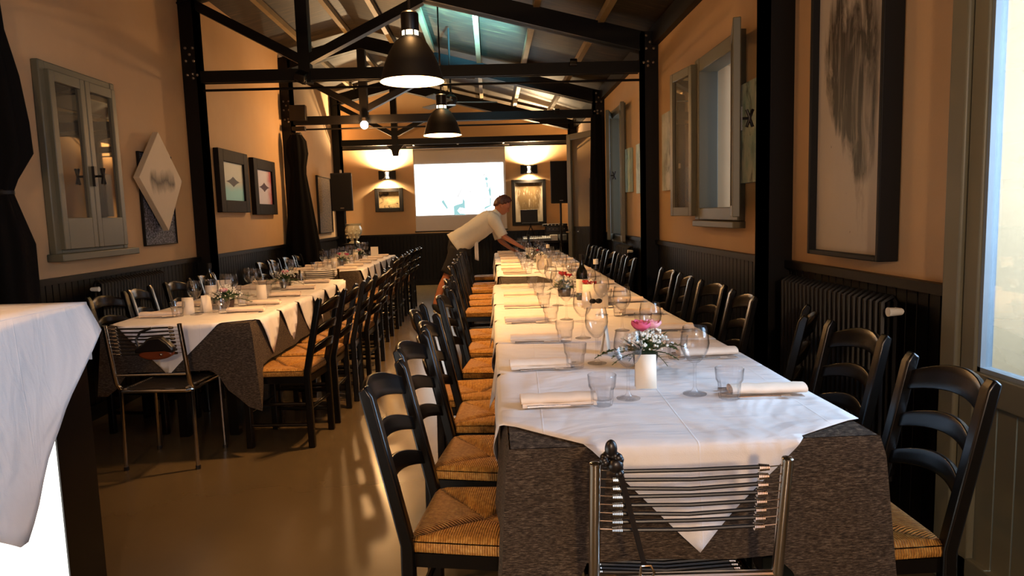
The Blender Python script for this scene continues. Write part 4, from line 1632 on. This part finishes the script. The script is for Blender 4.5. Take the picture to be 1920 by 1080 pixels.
# ------------------------------------------------------------------ paintings
def art(name, base, dark, kind, seed=0.0, extra=None):
    t = NT(name)
    g = t.coord('Generated')
    sep = t.new('ShaderNodeSeparateXYZ')
    t.ln(g, sep.inputs[0])
    U = sep.outputs[1] if kind[0] == 'x' else sep.outputs[0]
    Vv = sep.outputs[2]
    mp = t.mapping(g, (1, 1, 1), loc=(seed, seed * 1.7, seed * .3))
    n1 = t.noise(t.mapping(mp, (6, 6, 2.2)), 1.0, 6, .65, .6)
    n2 = t.noise(t.mapping(mp, (18, 18, 5)), 1.0, 5, .6, .8)
    n3 = t.noise(mp, 3.0, 5, .6)
    b0 = t.mix(t.math('MULTIPLY', n3, .8), tuple(c * .8 for c in base), base)
    k = kind[1:]
    if k == 'smear':   # vertical smear hanging from the top
        cen = t.math('ADD', t.math('MULTIPLY', t.math('SUBTRACT', n1, .5), .5), t.math('SUBTRACT', U, .5))
        wdt = t.math('MULTIPLY_ADD', t.math('SINE', t.math('MULTIPLY', Vv, 5.2)), -.03, .42)
        msk = t.math('SUBTRACT', 1.0, t.math('MULTIPLY', t.math('SUBTRACT', t.math('ABSOLUTE', cen), t.math('MULTIPLY', wdt, .85)), 9.0, clamp=True))
        low = t.math('MULTIPLY', t.math('SUBTRACT', t.math('ADD', Vv, t.math('MULTIPLY', n2, .30)), .30), 6.0, clamp=True)
        msk = t.math('MULTIPLY', msk, low)
        msk = t.math('MULTIPLY', msk, t.math('MULTIPLY', t.math('SUBTRACT', n2, .26), 5.5, clamp=True))
        c = t.mix(msk, b0, t.mix(n1, dark, extra or dark))
    elif k == 'column':   # tall ragged brown and grey drip
        n4 = t.noise(t.mapping(mp, (5, 5, 4.5)), 1.0, 6, .62, .8)
        hw = t.ramp(Vv, [(.0, .0), (.16, .04), (.22, .22), (.34, .38), (.50, .42), (.58, .34), (.66, .26), (1.0, .24)])
        cn = t.ramp(Vv, [(.0, .28), (.22, .34), (.40, .47), (.55, .50), (.68, .46), (1.0, .5)])
        dist = t.math('ABSOLUTE', t.math('SUBTRACT', t.math('ADD', U, t.math('MULTIPLY', t.math('SUBTRACT', n4, .5), .55)), cn))
        msk = t.math('MULTIPLY', t.math('SUBTRACT', hw, dist), 9.0, clamp=True)
        msk = t.math('MULTIPLY', msk, t.math('MULTIPLY_ADD', t.math('SUBTRACT', n2, .45), 2.2, .90, clamp=True))
        tone = t.mix(t.math('MULTIPLY', t.math('SUBTRACT', .55, Vv), 4.0, clamp=True), dark, extra)
        tone = t.mix(t.math('MULTIPLY', t.math('SUBTRACT', n4, .52), 6.0, clamp=True), tone, tuple(c * .75 for c in base))
        spk = t.math('GREATER_THAN', t.noise(mp, 42, 1), .80)
        c = t.mix(msk, b0, tone)
        c = t.mix(spk, c, dark)
    elif k == 'band':  # a dark ragged horizontal mark
        dz = t.math('ABSOLUTE', t.math('ADD', t.math('SUBTRACT', Vv, .50), t.math('MULTIPLY', t.math('SUBTRACT', n1, .5), .22)))
        du = t.math('ABSOLUTE', t.math('SUBTRACT', U, .52))
        msk = t.math('SUBTRACT', 1.0, t.math('MULTIPLY', t.math('ADD', t.math('MULTIPLY', dz, 8.0), t.math('MULTIPLY', t.math('SUBTRACT', du, .26, clamp=True), 18.0)), 1.0, clamp=True), clamp=True)
        msk = t.math('MULTIPLY', msk, t.math('MULTIPLY', n2, 2.2, clamp=True))
        c = t.mix(msk, b0, dark)
    elif k == 'eye':   # a pointed dark lozenge in the middle on a two-tone ground
        du = t.math('ABSOLUTE', t.math('SUBTRACT', U, .5))
        dz = t.math('ABSOLUTE', t.math('SUBTRACT', Vv, .5))
        hgt = t.math('MULTIPLY', t.math('POWER', t.math('SUBTRACT', 1.0, t.math('MULTIPLY', du, 1.9), clamp=True), 2.6), .15)
        msk = t.math('MULTIPLY', t.math('SUBTRACT', t.math('ADD', hgt, t.math('MULTIPLY', t.math('SUBTRACT', n2, .5), .03)), dz), 60.0, clamp=True)
        grd = t.math('MULTIPLY', t.math('SUBTRACT', .62, t.math('ADD', Vv, t.math('MULTIPLY', n3, .25))), 4.0, clamp=True) if seed < 5 else t.math('MULTIPLY', t.math('SUBTRACT', t.math('ADD', U, t.math('MULTIPLY', n3, .5)), .9), 3.0, clamp=True)
        c = t.mix(msk, t.mix(grd, b0, extra), dark)
    elif k == 'mottle':
        n7 = t.noise(t.mapping(mp, (40, 26, 44)), 1.0, 4, .7, .4)
        c = t.mix(t.math('MULTIPLY', t.math('SUBTRACT', n7, .44), 7.0, clamp=True), dark, base)
    else:              # blurred cloud of tones
        n5 = t.noise(t.mapping(mp, (3, 3, 2.5)), 1.0, 6, .68, 1.0)
        c = t.mix(t.math('MULTIPLY', t.math('SUBTRACT', n5, .33), 7.0, clamp=True), dark, t.mix(t.math('MULTIPLY', t.math('SUBTRACT', n3, .35), 3.0, clamp=True), base, extra or base))
    t.set(c, .6, spec=.3)
    t.bump(n2, .2, .004)
    return t.m


M['frame_rust'] = flat('pitted_dark_frame', lin('#130E0A'), .75, 0, .2, var=.9, scale=25, bump=.4)
M['canvas_edge'] = flat('canvas_edge', lin('#6E4E30'), .8)


def side_picture(name, x, sgn, ya, yb, za, zb, mat, frame, fw, depth, label, tilt=0.0):
    """picture hung on a side wall; sgn = direction into the room"""
    t_ = thing(name, label, 'painting', (x, (ya + yb) / 2, (za + zb) / 2))
    hy, hz = (yb - ya) / 2, (zb - za) / 2
    x0_, x1_ = (.004, depth) if sgn > 0 else (-depth, -.004)
    if fw:
        m = MB()
        m.box((x0_, -hy, -hz), (x1_, -hy + fw, hz)); m.box((x0_, hy - fw, -hz), (x1_, hy, hz))
        m.box((x0_, -hy + fw, hz - fw), (x1_, hy - fw, hz)); m.box((x0_, -hy + fw, -hz), (x1_, hy - fw, -hz + fw))
        m.build('frame', frame, t_, bevel=.004)
    q = depth * (.6 if fw else 1)
    xa, xb = (.004, q) if sgn > 0 else (-q, -.004)
    MB().box((xa, -hy + fw, -hz + fw), (xb, hy - fw, hz - fw)).build('canvas', mat, t_)
    t_.rotation_euler = (0, tilt, 0)
    return t_


big = art('brown_smear_paint', lin('#B7AA98'), lin('#332A20'), 'xcolumn', 1.0, lin('#4E4C42'))
side_picture('painting', XR, -1, 2.74, 3.37, 1.13, 3.02, big, 'ink', .022, .09, 'very tall black-framed canvas with a brown grey vertical smear', tilt=R(0))
side_picture('painting', XR, -1, 4.13, 4.46, 1.52, 2.14, art('seashore_paint', lin('#C9C6B4'), lin('#3A3124'), 'xcloud', 3.1, lin('#8FA8A0')), 'ink', 0, .03, 'unframed canvas in cream, black and sea green beside the open casement')
side_picture('painting', XR, -1, 6.10, 6.50, 1.54, 2.24, art('foam_paint', lin('#C4C4BC'), lin('#6E7068'), 'xcloud', 4.7, lin('#8E9890')), 'ink', 0, .03, 'unframed grey-white foamy canvas between pillar and open casement')
side_picture('painting', XR, -1, 7.40, 7.66, 1.55, 2.08, art('pale_teal_paint', lin('#B9CCC8'), lin('#7E8E8C'), 'xcloud', 6.3, lin('#86A6A8')), 'ink', 0, .03, 'narrow pale teal canvas half hidden by the pillar')
side_picture('painting', XR, -1, 7.95, 8.20, 1.58, 2.08, art('sea_blue_paint', lin('#B4C4BC'), lin('#6A8484'), 'xcloud', 7.9, lin('#A4CCD0')), 'ink', 0, .045, 'small sea-blue canvas by the far open window')
side_picture('painting', XL, 1, 7.40, 8.27, 1.475, 2.15, art('teal_lozenge_paint', lin('#D6DCD2'), lin('#1E1712'), 'xeye', 2.0, lin('#92D2D8')), 'frame_rust', .13, .06, 'dark-framed picture of a pointed black mark on white and teal')
side_picture('painting', XL, 1, 8.47, 9.30, 1.45, 2.135, art('pink_lozenge_paint', lin('#C8C8DC'), lin('#3A1512'), 'xeye', 8.0, lin('#9A4A52')), 'frame_rust', .13, .06, 'dark-framed picture of a red-black mark on lilac and pink')
side_picture('painting', XL, 1, 11.62, 12.58, 1.13, 2.10, art('brown_grain_paint', lin('#6B5A48'), lin('#33291F'), 'xmottle', 4.0), 'ink', .02, .04, 'tall mottled brown panel between black curtain and loudspeaker')
side_picture('relief_panel', XL, 1, 5.80, 6.38, 1.19, 1.97, art('black_silver_mottle', lin('#6E7080'), lin('#0E0B0A'), 'xmottle', 5.0), 'ink', .01, .03, 'black and silver mottled panel behind the cream diamond canvas')
t_ = thing('diamond_canvas', 'cream diamond-shaped canvas with a dark smudge, hung over the mottled panel', 'painting', (XL + .034, 6.05, 1.735))
m = MB().prism([(0, .415), (.385, .015), (.05, -.425), (-.385, .015)], 'x', 0, .05)
m.build('canvas', art('diamond_smudge', lin('#CDBB9E'), lin('#3C3020'), 'xband', 2.2), t_, bevel=.003)


def back_picture(name, xa, xb, za, zb, mat, fw, label, frame='ink', inset=0):
    t_ = thing(name, label, 'painting', ((xa + xb) / 2, YB, (za + zb) / 2))
    hx, hz = (xb - xa) / 2, (zb - za) / 2
    m = MB()
    m.box((-hx, -.06, -hz), (-hx + fw, -.004, hz)); m.box((hx - fw, -.06, -hz), (hx, -.004, hz))
    m.box((-hx + fw, -.06, hz - fw), (hx - fw, -.004, hz)); m.box((-hx + fw, -.06, -hz), (hx - fw, -.004, -hz + fw))
    m.build('frame', frame, t_, bevel=.004)
    MB().box((-hx + fw, -.035, -hz + fw), (hx - fw, -.006, hz - fw)).build('canvas', mat, t_)


back_picture('painting', -2.27, -1.72, 1.48, 1.94, art('sepia_shapes', lin('#8A7450'), lin('#1D140D'), 'ycloud', 2.6, lin('#B49A6C')), .075, 'small dark-framed sepia picture under the wall-side sconce', 'frame_rust')
back_picture('painting', .42, 1.10, 1.13, 2.03, art('sepia_smear', lin('#B8AC98'), lin('#3A2C1C'), 'ysmear', 5.2, lin('#7A6440')), .07, 'large black-framed sepia smear picture under the other sconce')

# ------------------------------------------------------------------ curtains


def curtain(name, cx_, cy_, prof, label, folds=9, tie=None):
    t_ = thing(name, label, 'curtain', (cx_, cy_, 0))
    m = MB()
    m.lathe([(r_, z) for z, r_ in prof], 72, fn=lambda a, z: 1 + .07 * math.sin(a * folds + z * .6), sx=1.0, sy=.55)
    m.build('drape', 'curtain', t_, angle=80)
    if tie:
        m = MB()
        m.lathe([(tie[1], tie[0] - .02), (tie[1] + .012, tie[0] - .01), (tie[1] + .012, tie[0] + .01), (tie[1], tie[0] + .02)], 30, sy=.55)
        m.build('tie_band', 'ink', t_)
    return t_


curtain('curtain', -2.74, 3.95, [(.02, .17), (.9, .16), (1.28, .165), (1.50, .10), (1.57, .08), (1.64, .11), (1.78, .20), (1.95, .195), (2.20, .17), (2.45, .12), (2.9, .10)], 'black velvet curtain gathered at the near pillar beside the counter', 9, (1.57, .078))
curtain('curtain', -2.66, 9.78, [(.02, .25), (.72, .245), (.97, .235), (1.5, .17), (2.0, .105), (2.10, .11), (2.28, .145), (2.45, .13), (2.55, .07)], 'black velvet curtain flaring down at the pillar past the two lozenge pictures', 9, (2.55, .066))
curtain('curtain', 1.50, 9.72, [(.02, .12), (1.0, .11), (1.6, .10), (2.2, .08), (2.7, .07)], 'narrow black curtain at the far window-side pillar', 7)
# fixture box above the second curtain
m = MB().box((-2.74, 9.80, 2.74), (-2.52, 9.90, 2.95))
m.box((-2.72, 9.80, 2.60), (-2.54, 9.88, 2.66))
tag(m.build('junction_box', 'dark_metal', None, bevel=.006), 'dark steel connection plate on the pillar above the black curtain', 'bracket')

# ------------------------------------------------------------------ loudspeakers on stands


def speaker(x, y, z, wd, h, lab, stand_lab, a=0):
    t_ = thing('loudspeaker', lab, 'loudspeaker', (x, y, z), a, 'black loudspeakers on tripod stands')
    MB().prism([(-wd / 2, -.14), (wd / 2, -.14), (wd / 2 - .05, .15), (-wd / 2 + .05, .15)], 'z', 0, h).build('cabinet', 'speaker', t_, bevel=.012)
    MB().box((-wd / 2 + .02, -.15, .02), (wd / 2 - .02, -.14, h - .02)).build('grille', 'ink', t_)
    MB().box((-.03, -.154, .04), (.03, -.15, .055)).build('badge', 'bolt', t_)
    s_ = thing('speaker_stand', stand_lab, 'speaker stand', (x, y, 0), a)
    MB().tube([(0, 0, .35), (0, 0, z)], .02, 10).build('pole', 'dark_metal', s_)
    for k in range(3):
        an = 2 * PI * k / 3 + .4
        MB().tube([(0.02 * math.cos(an), .02 * math.sin(an), .75), (.26 * math.cos(an), .26 * math.sin(an), .015)], .012, 8).build('leg', 'dark_metal', s_)
    MB().lathe([(.001, .70), (.035, .70), (.035, .80), (.001, .80)], 12).build('collar', 'dark_metal', s_)


speaker(1.27, 12.55, 1.53, .38, .75, 'black loudspeaker beside the tall framed sepia picture', 'black tripod stand under the loudspeaker by the mixing desk')
speaker(-2.52, 12.0, 1.50, .36, .64, 'black loudspeaker beside the mottled brown panel', 'black tripod stand under the loudspeaker by the cream vase')
# motion sensor
m = MB().box((-.02, -.025, -.05), (.02, 0, .05))
o = m.build('motion_sensor', 'white_paint', None, bevel=.01)
o.location = (XL + .13, 13.02, 2.22)
tag(o, 'small white motion sensor on the back corner pillar', 'sensor')

# vase on a dark pedestal
t_ = thing('pedestal', 'dark pedestal standing beneath the cream vase', 'pedestal', (-2.28, 11.5, 0))
MB().box((-.13, -.13, 0), (.13, .13, .92)).build('column', 'black_wood', t_, bevel=.01)
MB().box((-.16, -.16, .92), (.16, .16, .955)).build('top_slab', 'black_wood', t_, bevel=.006)
t_ = thing('vase', 'cream ornamental ceramic vase on the dark pedestal', 'vase', (-2.28, 11.5, .957))
MB().lathe([(.001, 0), (.085, 0), (.09, .015), (.05, .04), (.075, .08), (.125, .16), (.135, .22), (.12, .27), (.11, .29), (.13, .325), (.12, .327), (.09, .29), (.001, .1)], 24, fn=lambda a, z: 1 + .05 * math.sin(a * 8) * (1 if .08 < z < .28 else 0)).build('vase_body', 'ceramic', t_)
m = MB()
for k in range(14):
    a = PI + 2.6 * (k / 14) + .3
    m.ball((.12 * math.cos(a), .12 * math.sin(a), .16 + .07 * math.sin(k * 2.1)), .02, 8, 6)
m.build('relief_ornament', 'ceramic', t_)

# ------------------------------------------------------------------ DJ equipment
t_ = thing('equipment_table', 'black table holding the sound equipment before the back wall', 'table', (.95, 13.15, 0))
MB().box((-.62, -.28, .80), (.62, .28, .84)).build('tabletop', 'ink', t_)
for sx in (-1, 1):
    for sy in (-1, 1):
        MB().box((sx * .57 - .02, sy * .24 - .02, 0), (sx * .57 + .02, sy * .24 + .02, .80)).build('leg', 'ink', t_)
t_ = thing('laptop', 'dark laptop raised on a stand before the sepia smear picture', 'laptop', (.76, 13.30, .842))
MB().box((-.16, -.10, .33), (.16, .12, .348)).build('keyboard_deck', 'dark_metal', t_)
MB().box((-.165, 0, 0), (.165, .010, .25), Matrix.Translation((-.03, -.09, .35)) @ Matrix.Rotation(R(-12), 4, 'X')).build('lid', 'speaker', t_, bevel=.004)
m = MB()
m.tube([(-.12, .1, 0), (.02, 0, .33)], .01); m.tube([(.12, .1, 0), (-.02, 0, .33)], .01)
m.build('stand', 'dark_metal', t_)
t_ = thing('mixing_desk', 'grey mixing desk with small knobs on the equipment table', 'mixing desk', (.85, 13.00, .842))
MB().prism([(-.13, .0), (.13, 0), (.13, .09), (-.13, .05)], 'x', -.26, .26).build('desk_body', 'grey_box', t_, bevel=.005)
m = MB()
for i in range(12):
    for j in range(4):
        m.ball((-.22 + i * .04, -.09 + j * .05, .062 + j * .008), .008, 6, 4)
m.build('knobs', 'white_paint', t_)
for (x, y, z, sx_, sz, mt, lab) in ((1.25, 13.3, .842, .42, .16, 'speaker', 'black amplifier box stacked at the bottom beside the mixing desk'), (1.25, 13.3, 1.003, .42, .10, 'dark_metal', 'black amplifier box stacked upon the bottom one'), (1.22, 13.3, 1.104, .46, .05, 'speaker', 'flat black player on top of the amplifier stack')):
    t_ = thing('amplifier', lab, 'amplifier', (x, y, z))
    MB().box((-sx_ / 2, -.15, 0), (sx_ / 2, .15, sz - .002)).build('casing', mt, t_, bevel=.005)
    m = MB()
    for i in range(5):
        m.ball((-.14 + i * .07, -.153, sz / 2), .012, 8, 6)
    m.build('dials', 'bolt', t_)
for (x, y, z, mt, lab) in ((1.17, 12.98, .842, 'white_paint', 'white box with blue print on the equipment table'), (1.34, 12.98, .842, 'grey_box', 'grey box at the edge of the equipment table')):
    t_ = thing('carton', lab, 'box', (x, y, z))
    MB().box((-.07, -.05, 0), (.07, .05, .10)).build('carton_body', mt, t_, bevel=.003)
    MB().box((-.072, -.052, .07), (.072, .052, .105)).build('lid', mt, t_, bevel=.002)

# ------------------------------------------------------------------ the person leaning over the far table


def skin(name, verts, edges, radii, mat, parent=None, sub=2, root=0):
    me = bpy.data.meshes.new(name)
    me.from_pydata([Vector(v) for v in verts], edges, [])
    o = bpy.data.objects.new(name, me)
    col.objects.link(o)
    if parent is not None: o.parent = parent
    md = o.modifiers.new('skin', 'SKIN')
    md.use_smooth_shade = True
    if not me.skin_vertices:
        bpy.context.view_layer.objects.active = o
    for i, r_ in enumerate(radii):
        sv = me.skin_vertices[0].data[i]
        sv.radius = r_ if isinstance(r_, tuple) else (r_, r_)
        sv.use_root = (i == root)
    s_ = o.modifiers.new('sub', 'SUBSURF')
    s_.levels = s_.render_levels = sub
    me.materials.append(M[mat])
    return o


PX, PY = -.42, 9.37
per = thing('person', 'person in white shirt and black shorts bending over the far table, reaching', 'person', (PX, PY, 0))
V, E_, RR = [], [], []


def nd(x, y, z, r_, par=None):
    V.append((x - PX, y - PY, z)); RR.append(r_)
    if par is not None: E_.append((par, len(V) - 1))
    return len(V) - 1


pel = nd(-.42, PY, .96, (.125, .15))
wst = nd(-.36, PY, 1.06, (.105, .13), pel)
ch = nd(-.16, PY, 1.20, (.12, .15), wst)
uc = nd(-.01, PY, 1.30, (.085, .115), ch)
nk = nd(.085, PY, 1.385, .052, uc)
nk2 = nd(.125, PY, 1.42, .05, nk)
hd = nd(.150, PY, 1.455, .055, nk2)


def arm(sy, sh, el, wr, pal, fdir):
    s_ = nd(*sh, .062, uc)
    e0 = nd((sh[0] + el[0]) / 2, (sh[1] + el[1]) / 2, (sh[2] + el[2]) / 2, .048, s_)
    e_ = nd(*el, .040, e0)
    w0 = nd((el[0] * .6 + wr[0] * .4), (el[1] * .6 + wr[1] * .4), (el[2] * .6 + wr[2] * .4), .037, e_)
    w_ = nd(*wr, .025, w0)
    p_ = nd(*pal, (.022, .030), w_)
    d_ = (Vector(pal) - Vector(wr)).normalized()
    sd = Vector((0, 1, 0))
    for k in range(4):
        off = (k - 1.5) * .017
        ln_ = [.038, .044, .042, .033][k]
        b_ = Vector(pal) + d_ * .03 + sd * off
        i1 = nd(*b_, .0085, p_)
        i2 = nd(*(b_ + d_ * ln_ + Vector((0, 0, -.008))), .008, i1)
        nd(*(b_ + d_ * ln_ * 1.6 + Vector((0, 0, -.026))), .0065, i2)
    b_ = Vector(pal) + d_ * -.005 + sd * (.032 * sy)
    i1 = nd(*b_, .010, p_)
    nd(*(b_ + d_ * .032 + sd * .012 * sy + Vector((0, 0, -.012))), .008, i1)


arm(1, (.03, PY - .185, 1.31), (.155, PY - .23, 1.075), (.37, PY - .17, .935), (.43, PY - .15, .905), None)
arm(-1, (.03, PY + .185, 1.31), (.11, PY + .19, 1.01), (.27, PY + .10, .885), (.325, PY + .08, .862), None)


def leg(hip, knee, ank, ball_, toe):
    h_ = nd(*hip, .098, pel)
    m1 = nd((hip[0] + knee[0]) / 2, (hip[1] + knee[1]) / 2, (hip[2] + knee[2]) / 2, .08, h_)
    k_ = nd(*knee, .056, m1)
    c_ = nd(knee[0] * .65 + ank[0] * .35 - .01, knee[1], knee[2] * .65 + ank[2] * .35, .056, k_)
    a_ = nd(*ank, .036, c_)
    b_ = nd(*ball_, (.035, .030), a_)
    nd(*toe, (.03, .02), b_)


leg((-.45, PY - .09, .88), (-.62, PY - .11, .56), (-.80, PY - .11, .17), (-.74, PY - .11, .06), (-.68, PY - .11, .035))
leg((-.42, PY + .09, .88), (-.38, PY + .11, .50), (-.42, PY + .11, .10), (-.33, PY + .11, .04), (-.26, PY + .11, .03))
body = skin('body_form', V, E_, RR, 'skin', None)
HC = Vector((.155 - PX, 0, 1.478))
HF, HU, HS = Vector((.84, 0, -.54)), Vector((.54, 0, .84)), Vector((0, 1, 0))


def head_pt(d, off=0.0):
    f, s_, u_ = d.dot(HF), d.dot(HS), d.dot(HU)
    df, ds, du = f, s_, u_
    a, b, c = .106, .084, .135
    low_ = max(0, -du)
    b *= 1 - .30 * low_
    a *= 1 - .22 * low_ * (1 if df < 0 else .25)
    r_ = 1 / math.sqrt((df / a) ** 2 + (ds / b) ** 2 + (du / c) ** 2)

    def bumpd(v, wd_):
        v = v.normalized()
        return math.exp(-((Vector((df, ds, du)) - v).length / wd_) ** 2)
    r_ += .024 * bumpd(Vector((1, 0, -.16)), .13) + .006 * bumpd(Vector((.85, 0, -.75)), .2)
    for q in (-1, 1):
        r_ -= .006 * bumpd(Vector((.9, .36 * q, .10)), .14)
    r_ += .004 * bumpd(Vector((.93, 0, .32)), .3)
    r_ -= .004 * bumpd(Vector((1, 0, -.48)), .08)
    return HC + d * (r_ + off)


def sph(u, v):
    p = PI * min(max(v, 1e-3), 1 - 1e-3)
    a = 2 * PI * u
    return HF * (math.sin(p) * math.cos(a)) + HS * (math.sin(p) * math.sin(a)) + HU * math.cos(p)


# weld body and head into one continuous surface
dg = bpy.context.evaluated_depsgraph_get()
bpy.context.view_layer.update()
bm_ = bmesh.new()
ev = body.evaluated_get(dg)
bm_.from_mesh(ev.to_mesh())
ev.to_mesh_clear()
hm = MB()
hm.grid(lambda u, v: tuple(head_pt(sph(1 - u, v))), 40, 28)
for sy in (-1, 1):
    e_ = head_pt((HF * -.12 + HS * sy - HU * .10).normalized())
    hm.ball(tuple(e_), .022, 10, 8, (.75, .4, 1.25))
tmp = bpy.data.meshes.new('tmp')
tmp.from_pydata(hm.v, [], hm.f)
bm_.from_mesh(tmp)
bmesh.ops.remove_doubles(bm_, verts=bm_.verts[:], dist=1e-5)
me_ = bpy.data.meshes.new('body')
bm_.to_mesh(me_)
bm_.free()
bpy.data.objects.remove(body)
me_.materials.append(M['skin'])
body = bpy.data.objects.new('body', me_)
col.objects.link(body)
body.parent = per
md = body.modifiers.new('weld', 'REMESH')
md.mode = 'VOXEL'
md.voxel_size = .0065
md.use_smooth_shade = True
md = body.modifiers.new('smooth', 'SMOOTH')
md.iterations = 2
m = MB()
for sy in (-1, 1):
    m.ball(tuple(head_pt((HF * .9 + HS * .36 * sy + HU * .10).normalized(), -.004)), .0085, 8, 6)
m.build('eyes', 'ink', per)
m = MB()
m.ball(tuple(head_pt((HF + HU * -.46).normalized(), -.004)), .013, 8, 6, (.6, 1.5, .4))
m.build('mouth', 'leather_brown', per)
m = MB()
rnd = random.Random(3)
nu_, nv_ = 56, 34
pts = {}
for i in range(nu_ + 1):
    for j in range(nv_ + 1):
        d_ = sph(i / nu_, j / nv_)
        df, ds, du = d_.dot(HF), d_.dot(HS), d_.dot(HU)
        key = du * 1.0 - df * 1.05 - .22 + (.10 * math.sin(ds * 22) if df > 0 else 0)
        ear = math.exp(-((ds if ds > 0 else -ds) - .95) ** 2 / .02) * (1 if du < .1 else 0) * .5
        key -= ear + max(0, -du - .62) * 6
        mm_ = min(1, max(0, key * 7))
        th = .019 + .006 * math.sin(ds * 30 + df * 19) * math.sin(du * 23 + 2) + .004 * math.sin(ds * 70 + du * 30)
        pts[i, j] = tuple(head_pt(d_, -.006 + (th + .006) * mm_))
vs = [pts[i, j] for i in range(nu_ + 1) for j in range(nv_ + 1)]
m._add(vs, [(i * (nv_ + 1) + j, (i + 1) * (nv_ + 1) + j, (i + 1) * (nv_ + 1) + j + 1, i * (nv_ + 1) + j + 1) for i in range(nu_) for j in range(nv_)])
m.build('hair', 'hair', per, angle=80)


def loft(m, cs, seg=28, wr=0.0):
    """cs: (x, y, z, ry, rn) centre, half width along y, half thickness across; world coordinates"""
    C_ = [Vector((c[0] - PX, c[1] - PY, c[2])) for c in cs]
    vs = []
    for i, c in enumerate(cs):
        d_ = (C_[min(i + 1, len(cs) - 1)] - C_[max(i - 1, 0)]).normalized()
        sy_ = (Vector((0, 1, 0)) - d_ * d_.y).normalized()
        n_ = d_.cross(sy_).normalized()
        for k in range(seg):
            a = 2 * PI * k / seg
            q = 1 + wr * math.sin(a * 5 + i * 1.3) * math.sin(i * .9 + a)
            vs.append(C_[i] + sy_ * math.cos(a) * c[3] * q + n_ * math.sin(a) * c[4] * q)
    fs = [(i * seg + k, i * seg + (k + 1) % seg, (i + 1) * seg + (k + 1) % seg, (i + 1) * seg + k) for i in range(len(cs) - 1) for k in range(seg)]
    m._add(vs, fs)
    return m


def interp(cs, n):
    out = []
    for i in range(len(cs) - 1):
        for k in range(n):
            t_q = k / n
            out.append(tuple(cs[i][j] * (1 - t_q) + cs[i + 1][j] * t_q for j in range(5)))
    out.append(cs[-1])
    return out


m = MB()
loft(m, interp([(-.50, PY, .965, .205, .178), (-.42, PY, 1.02, .198, .166), (-.30, PY, 1.10, .190, .154), (-.15, PY, 1.20, .195, .152), (-.03, PY, 1.285, .21, .145), (.03, PY, 1.33, .19, .122), (.062, PY, 1.362, .11, .088), (.082, PY, 1.385, .066, .060)], 4), 32, .03)
loft(m, interp([(-.01, PY - .10, 1.300, .088, .098), (.035, PY - .185, 1.29, .082, .092), (.09, PY - .21, 1.19, .064, .074), (.15, PY - .23, 1.075, .062, .070)], 3), 20, .04)
loft(m, interp([(-.01, PY + .10, 1.300, .088, .098), (.035, PY + .185, 1.28, .082, .092), (.07, PY + .19, 1.16, .064, .074), (.108, PY + .19, 1.03, .062, .070)], 3), 20, .04)
sh_ = m.build('shirt', 'shirt', per, angle=80, solid=.004)
m = MB()
loft(m, [(.078, PY, 1.378, .074, .068), (.092, PY, 1.392, .068, .062), (.102, PY, 1.402, .068, .062)], 24)
m.build('collar', 'shirt', sh_, angle=80, solid=.004)
m = MB()
loft(m, interp([(-.41, PY, 1.04, .165, .135), (-.44, PY, 1.0, .172, .145), (-.45, PY, .92, .182, .155), (-.45, PY, .82, .178, .145)], 3), 28)
loft(m, interp([(-.44, PY - .075, .92, .11, .14), (-.49, PY - .095, .80, .105, .12), (-.56, PY - .105, .67, .098, .108), (-.605, PY - .11, .585, .096, .105)], 3), 22, .03)
loft(m, interp([(-.43, PY + .075, .92, .11, .145), (-.41, PY + .095, .80, .105, .12), (-.40, PY + .10, .67, .098, .108), (-.39, PY + .11, .57, .096, .105)], 3), 22, .03)
m.build('shorts', 'shorts', per, angle=80, solid=.004)
for (ax_, ay_, az_, bx_, bz_) in ((-.80, PY - .11, .15, -.66, .035), (-.42, PY + .11, .075, -.24, .035)):
    m = MB()
    m.tube([(ax_ - PX, ay_ - PY, az_ + .05), (ax_ - PX, ay_ - PY, az_ - .01), ((ax_ * .5 + bx_ * .5) - PX, ay_ - PY, max(.045, az_ * .5)), (bx_ - PX, ay_ - PY, bz_)], [.048, .052, .048, .03], 12)
    sh_ = m.build('shoe', 'shorts', per, sub=1)
    m = MB()
    m.tube([(ax_ - .01 - PX, ay_ - PY, az_ - .045 if az_ > .1 else .012), ((ax_ + bx_) / 2 - PX, ay_ - PY, .02), (bx_ + .02 - PX, ay_ - PY, .012)], [.03, .03, .024], 10)
    m.build('sole', 'ceramic', sh_)
m = MB()
m.grid(lambda u, v: (-.235 + .05 * u - PX, -.10 + .01 * math.sin(u * 9), 1.03 - .26 * v - .02 * u), 5, 6)
m.build('waist_cloth', 'cloth', per, solid=.004)
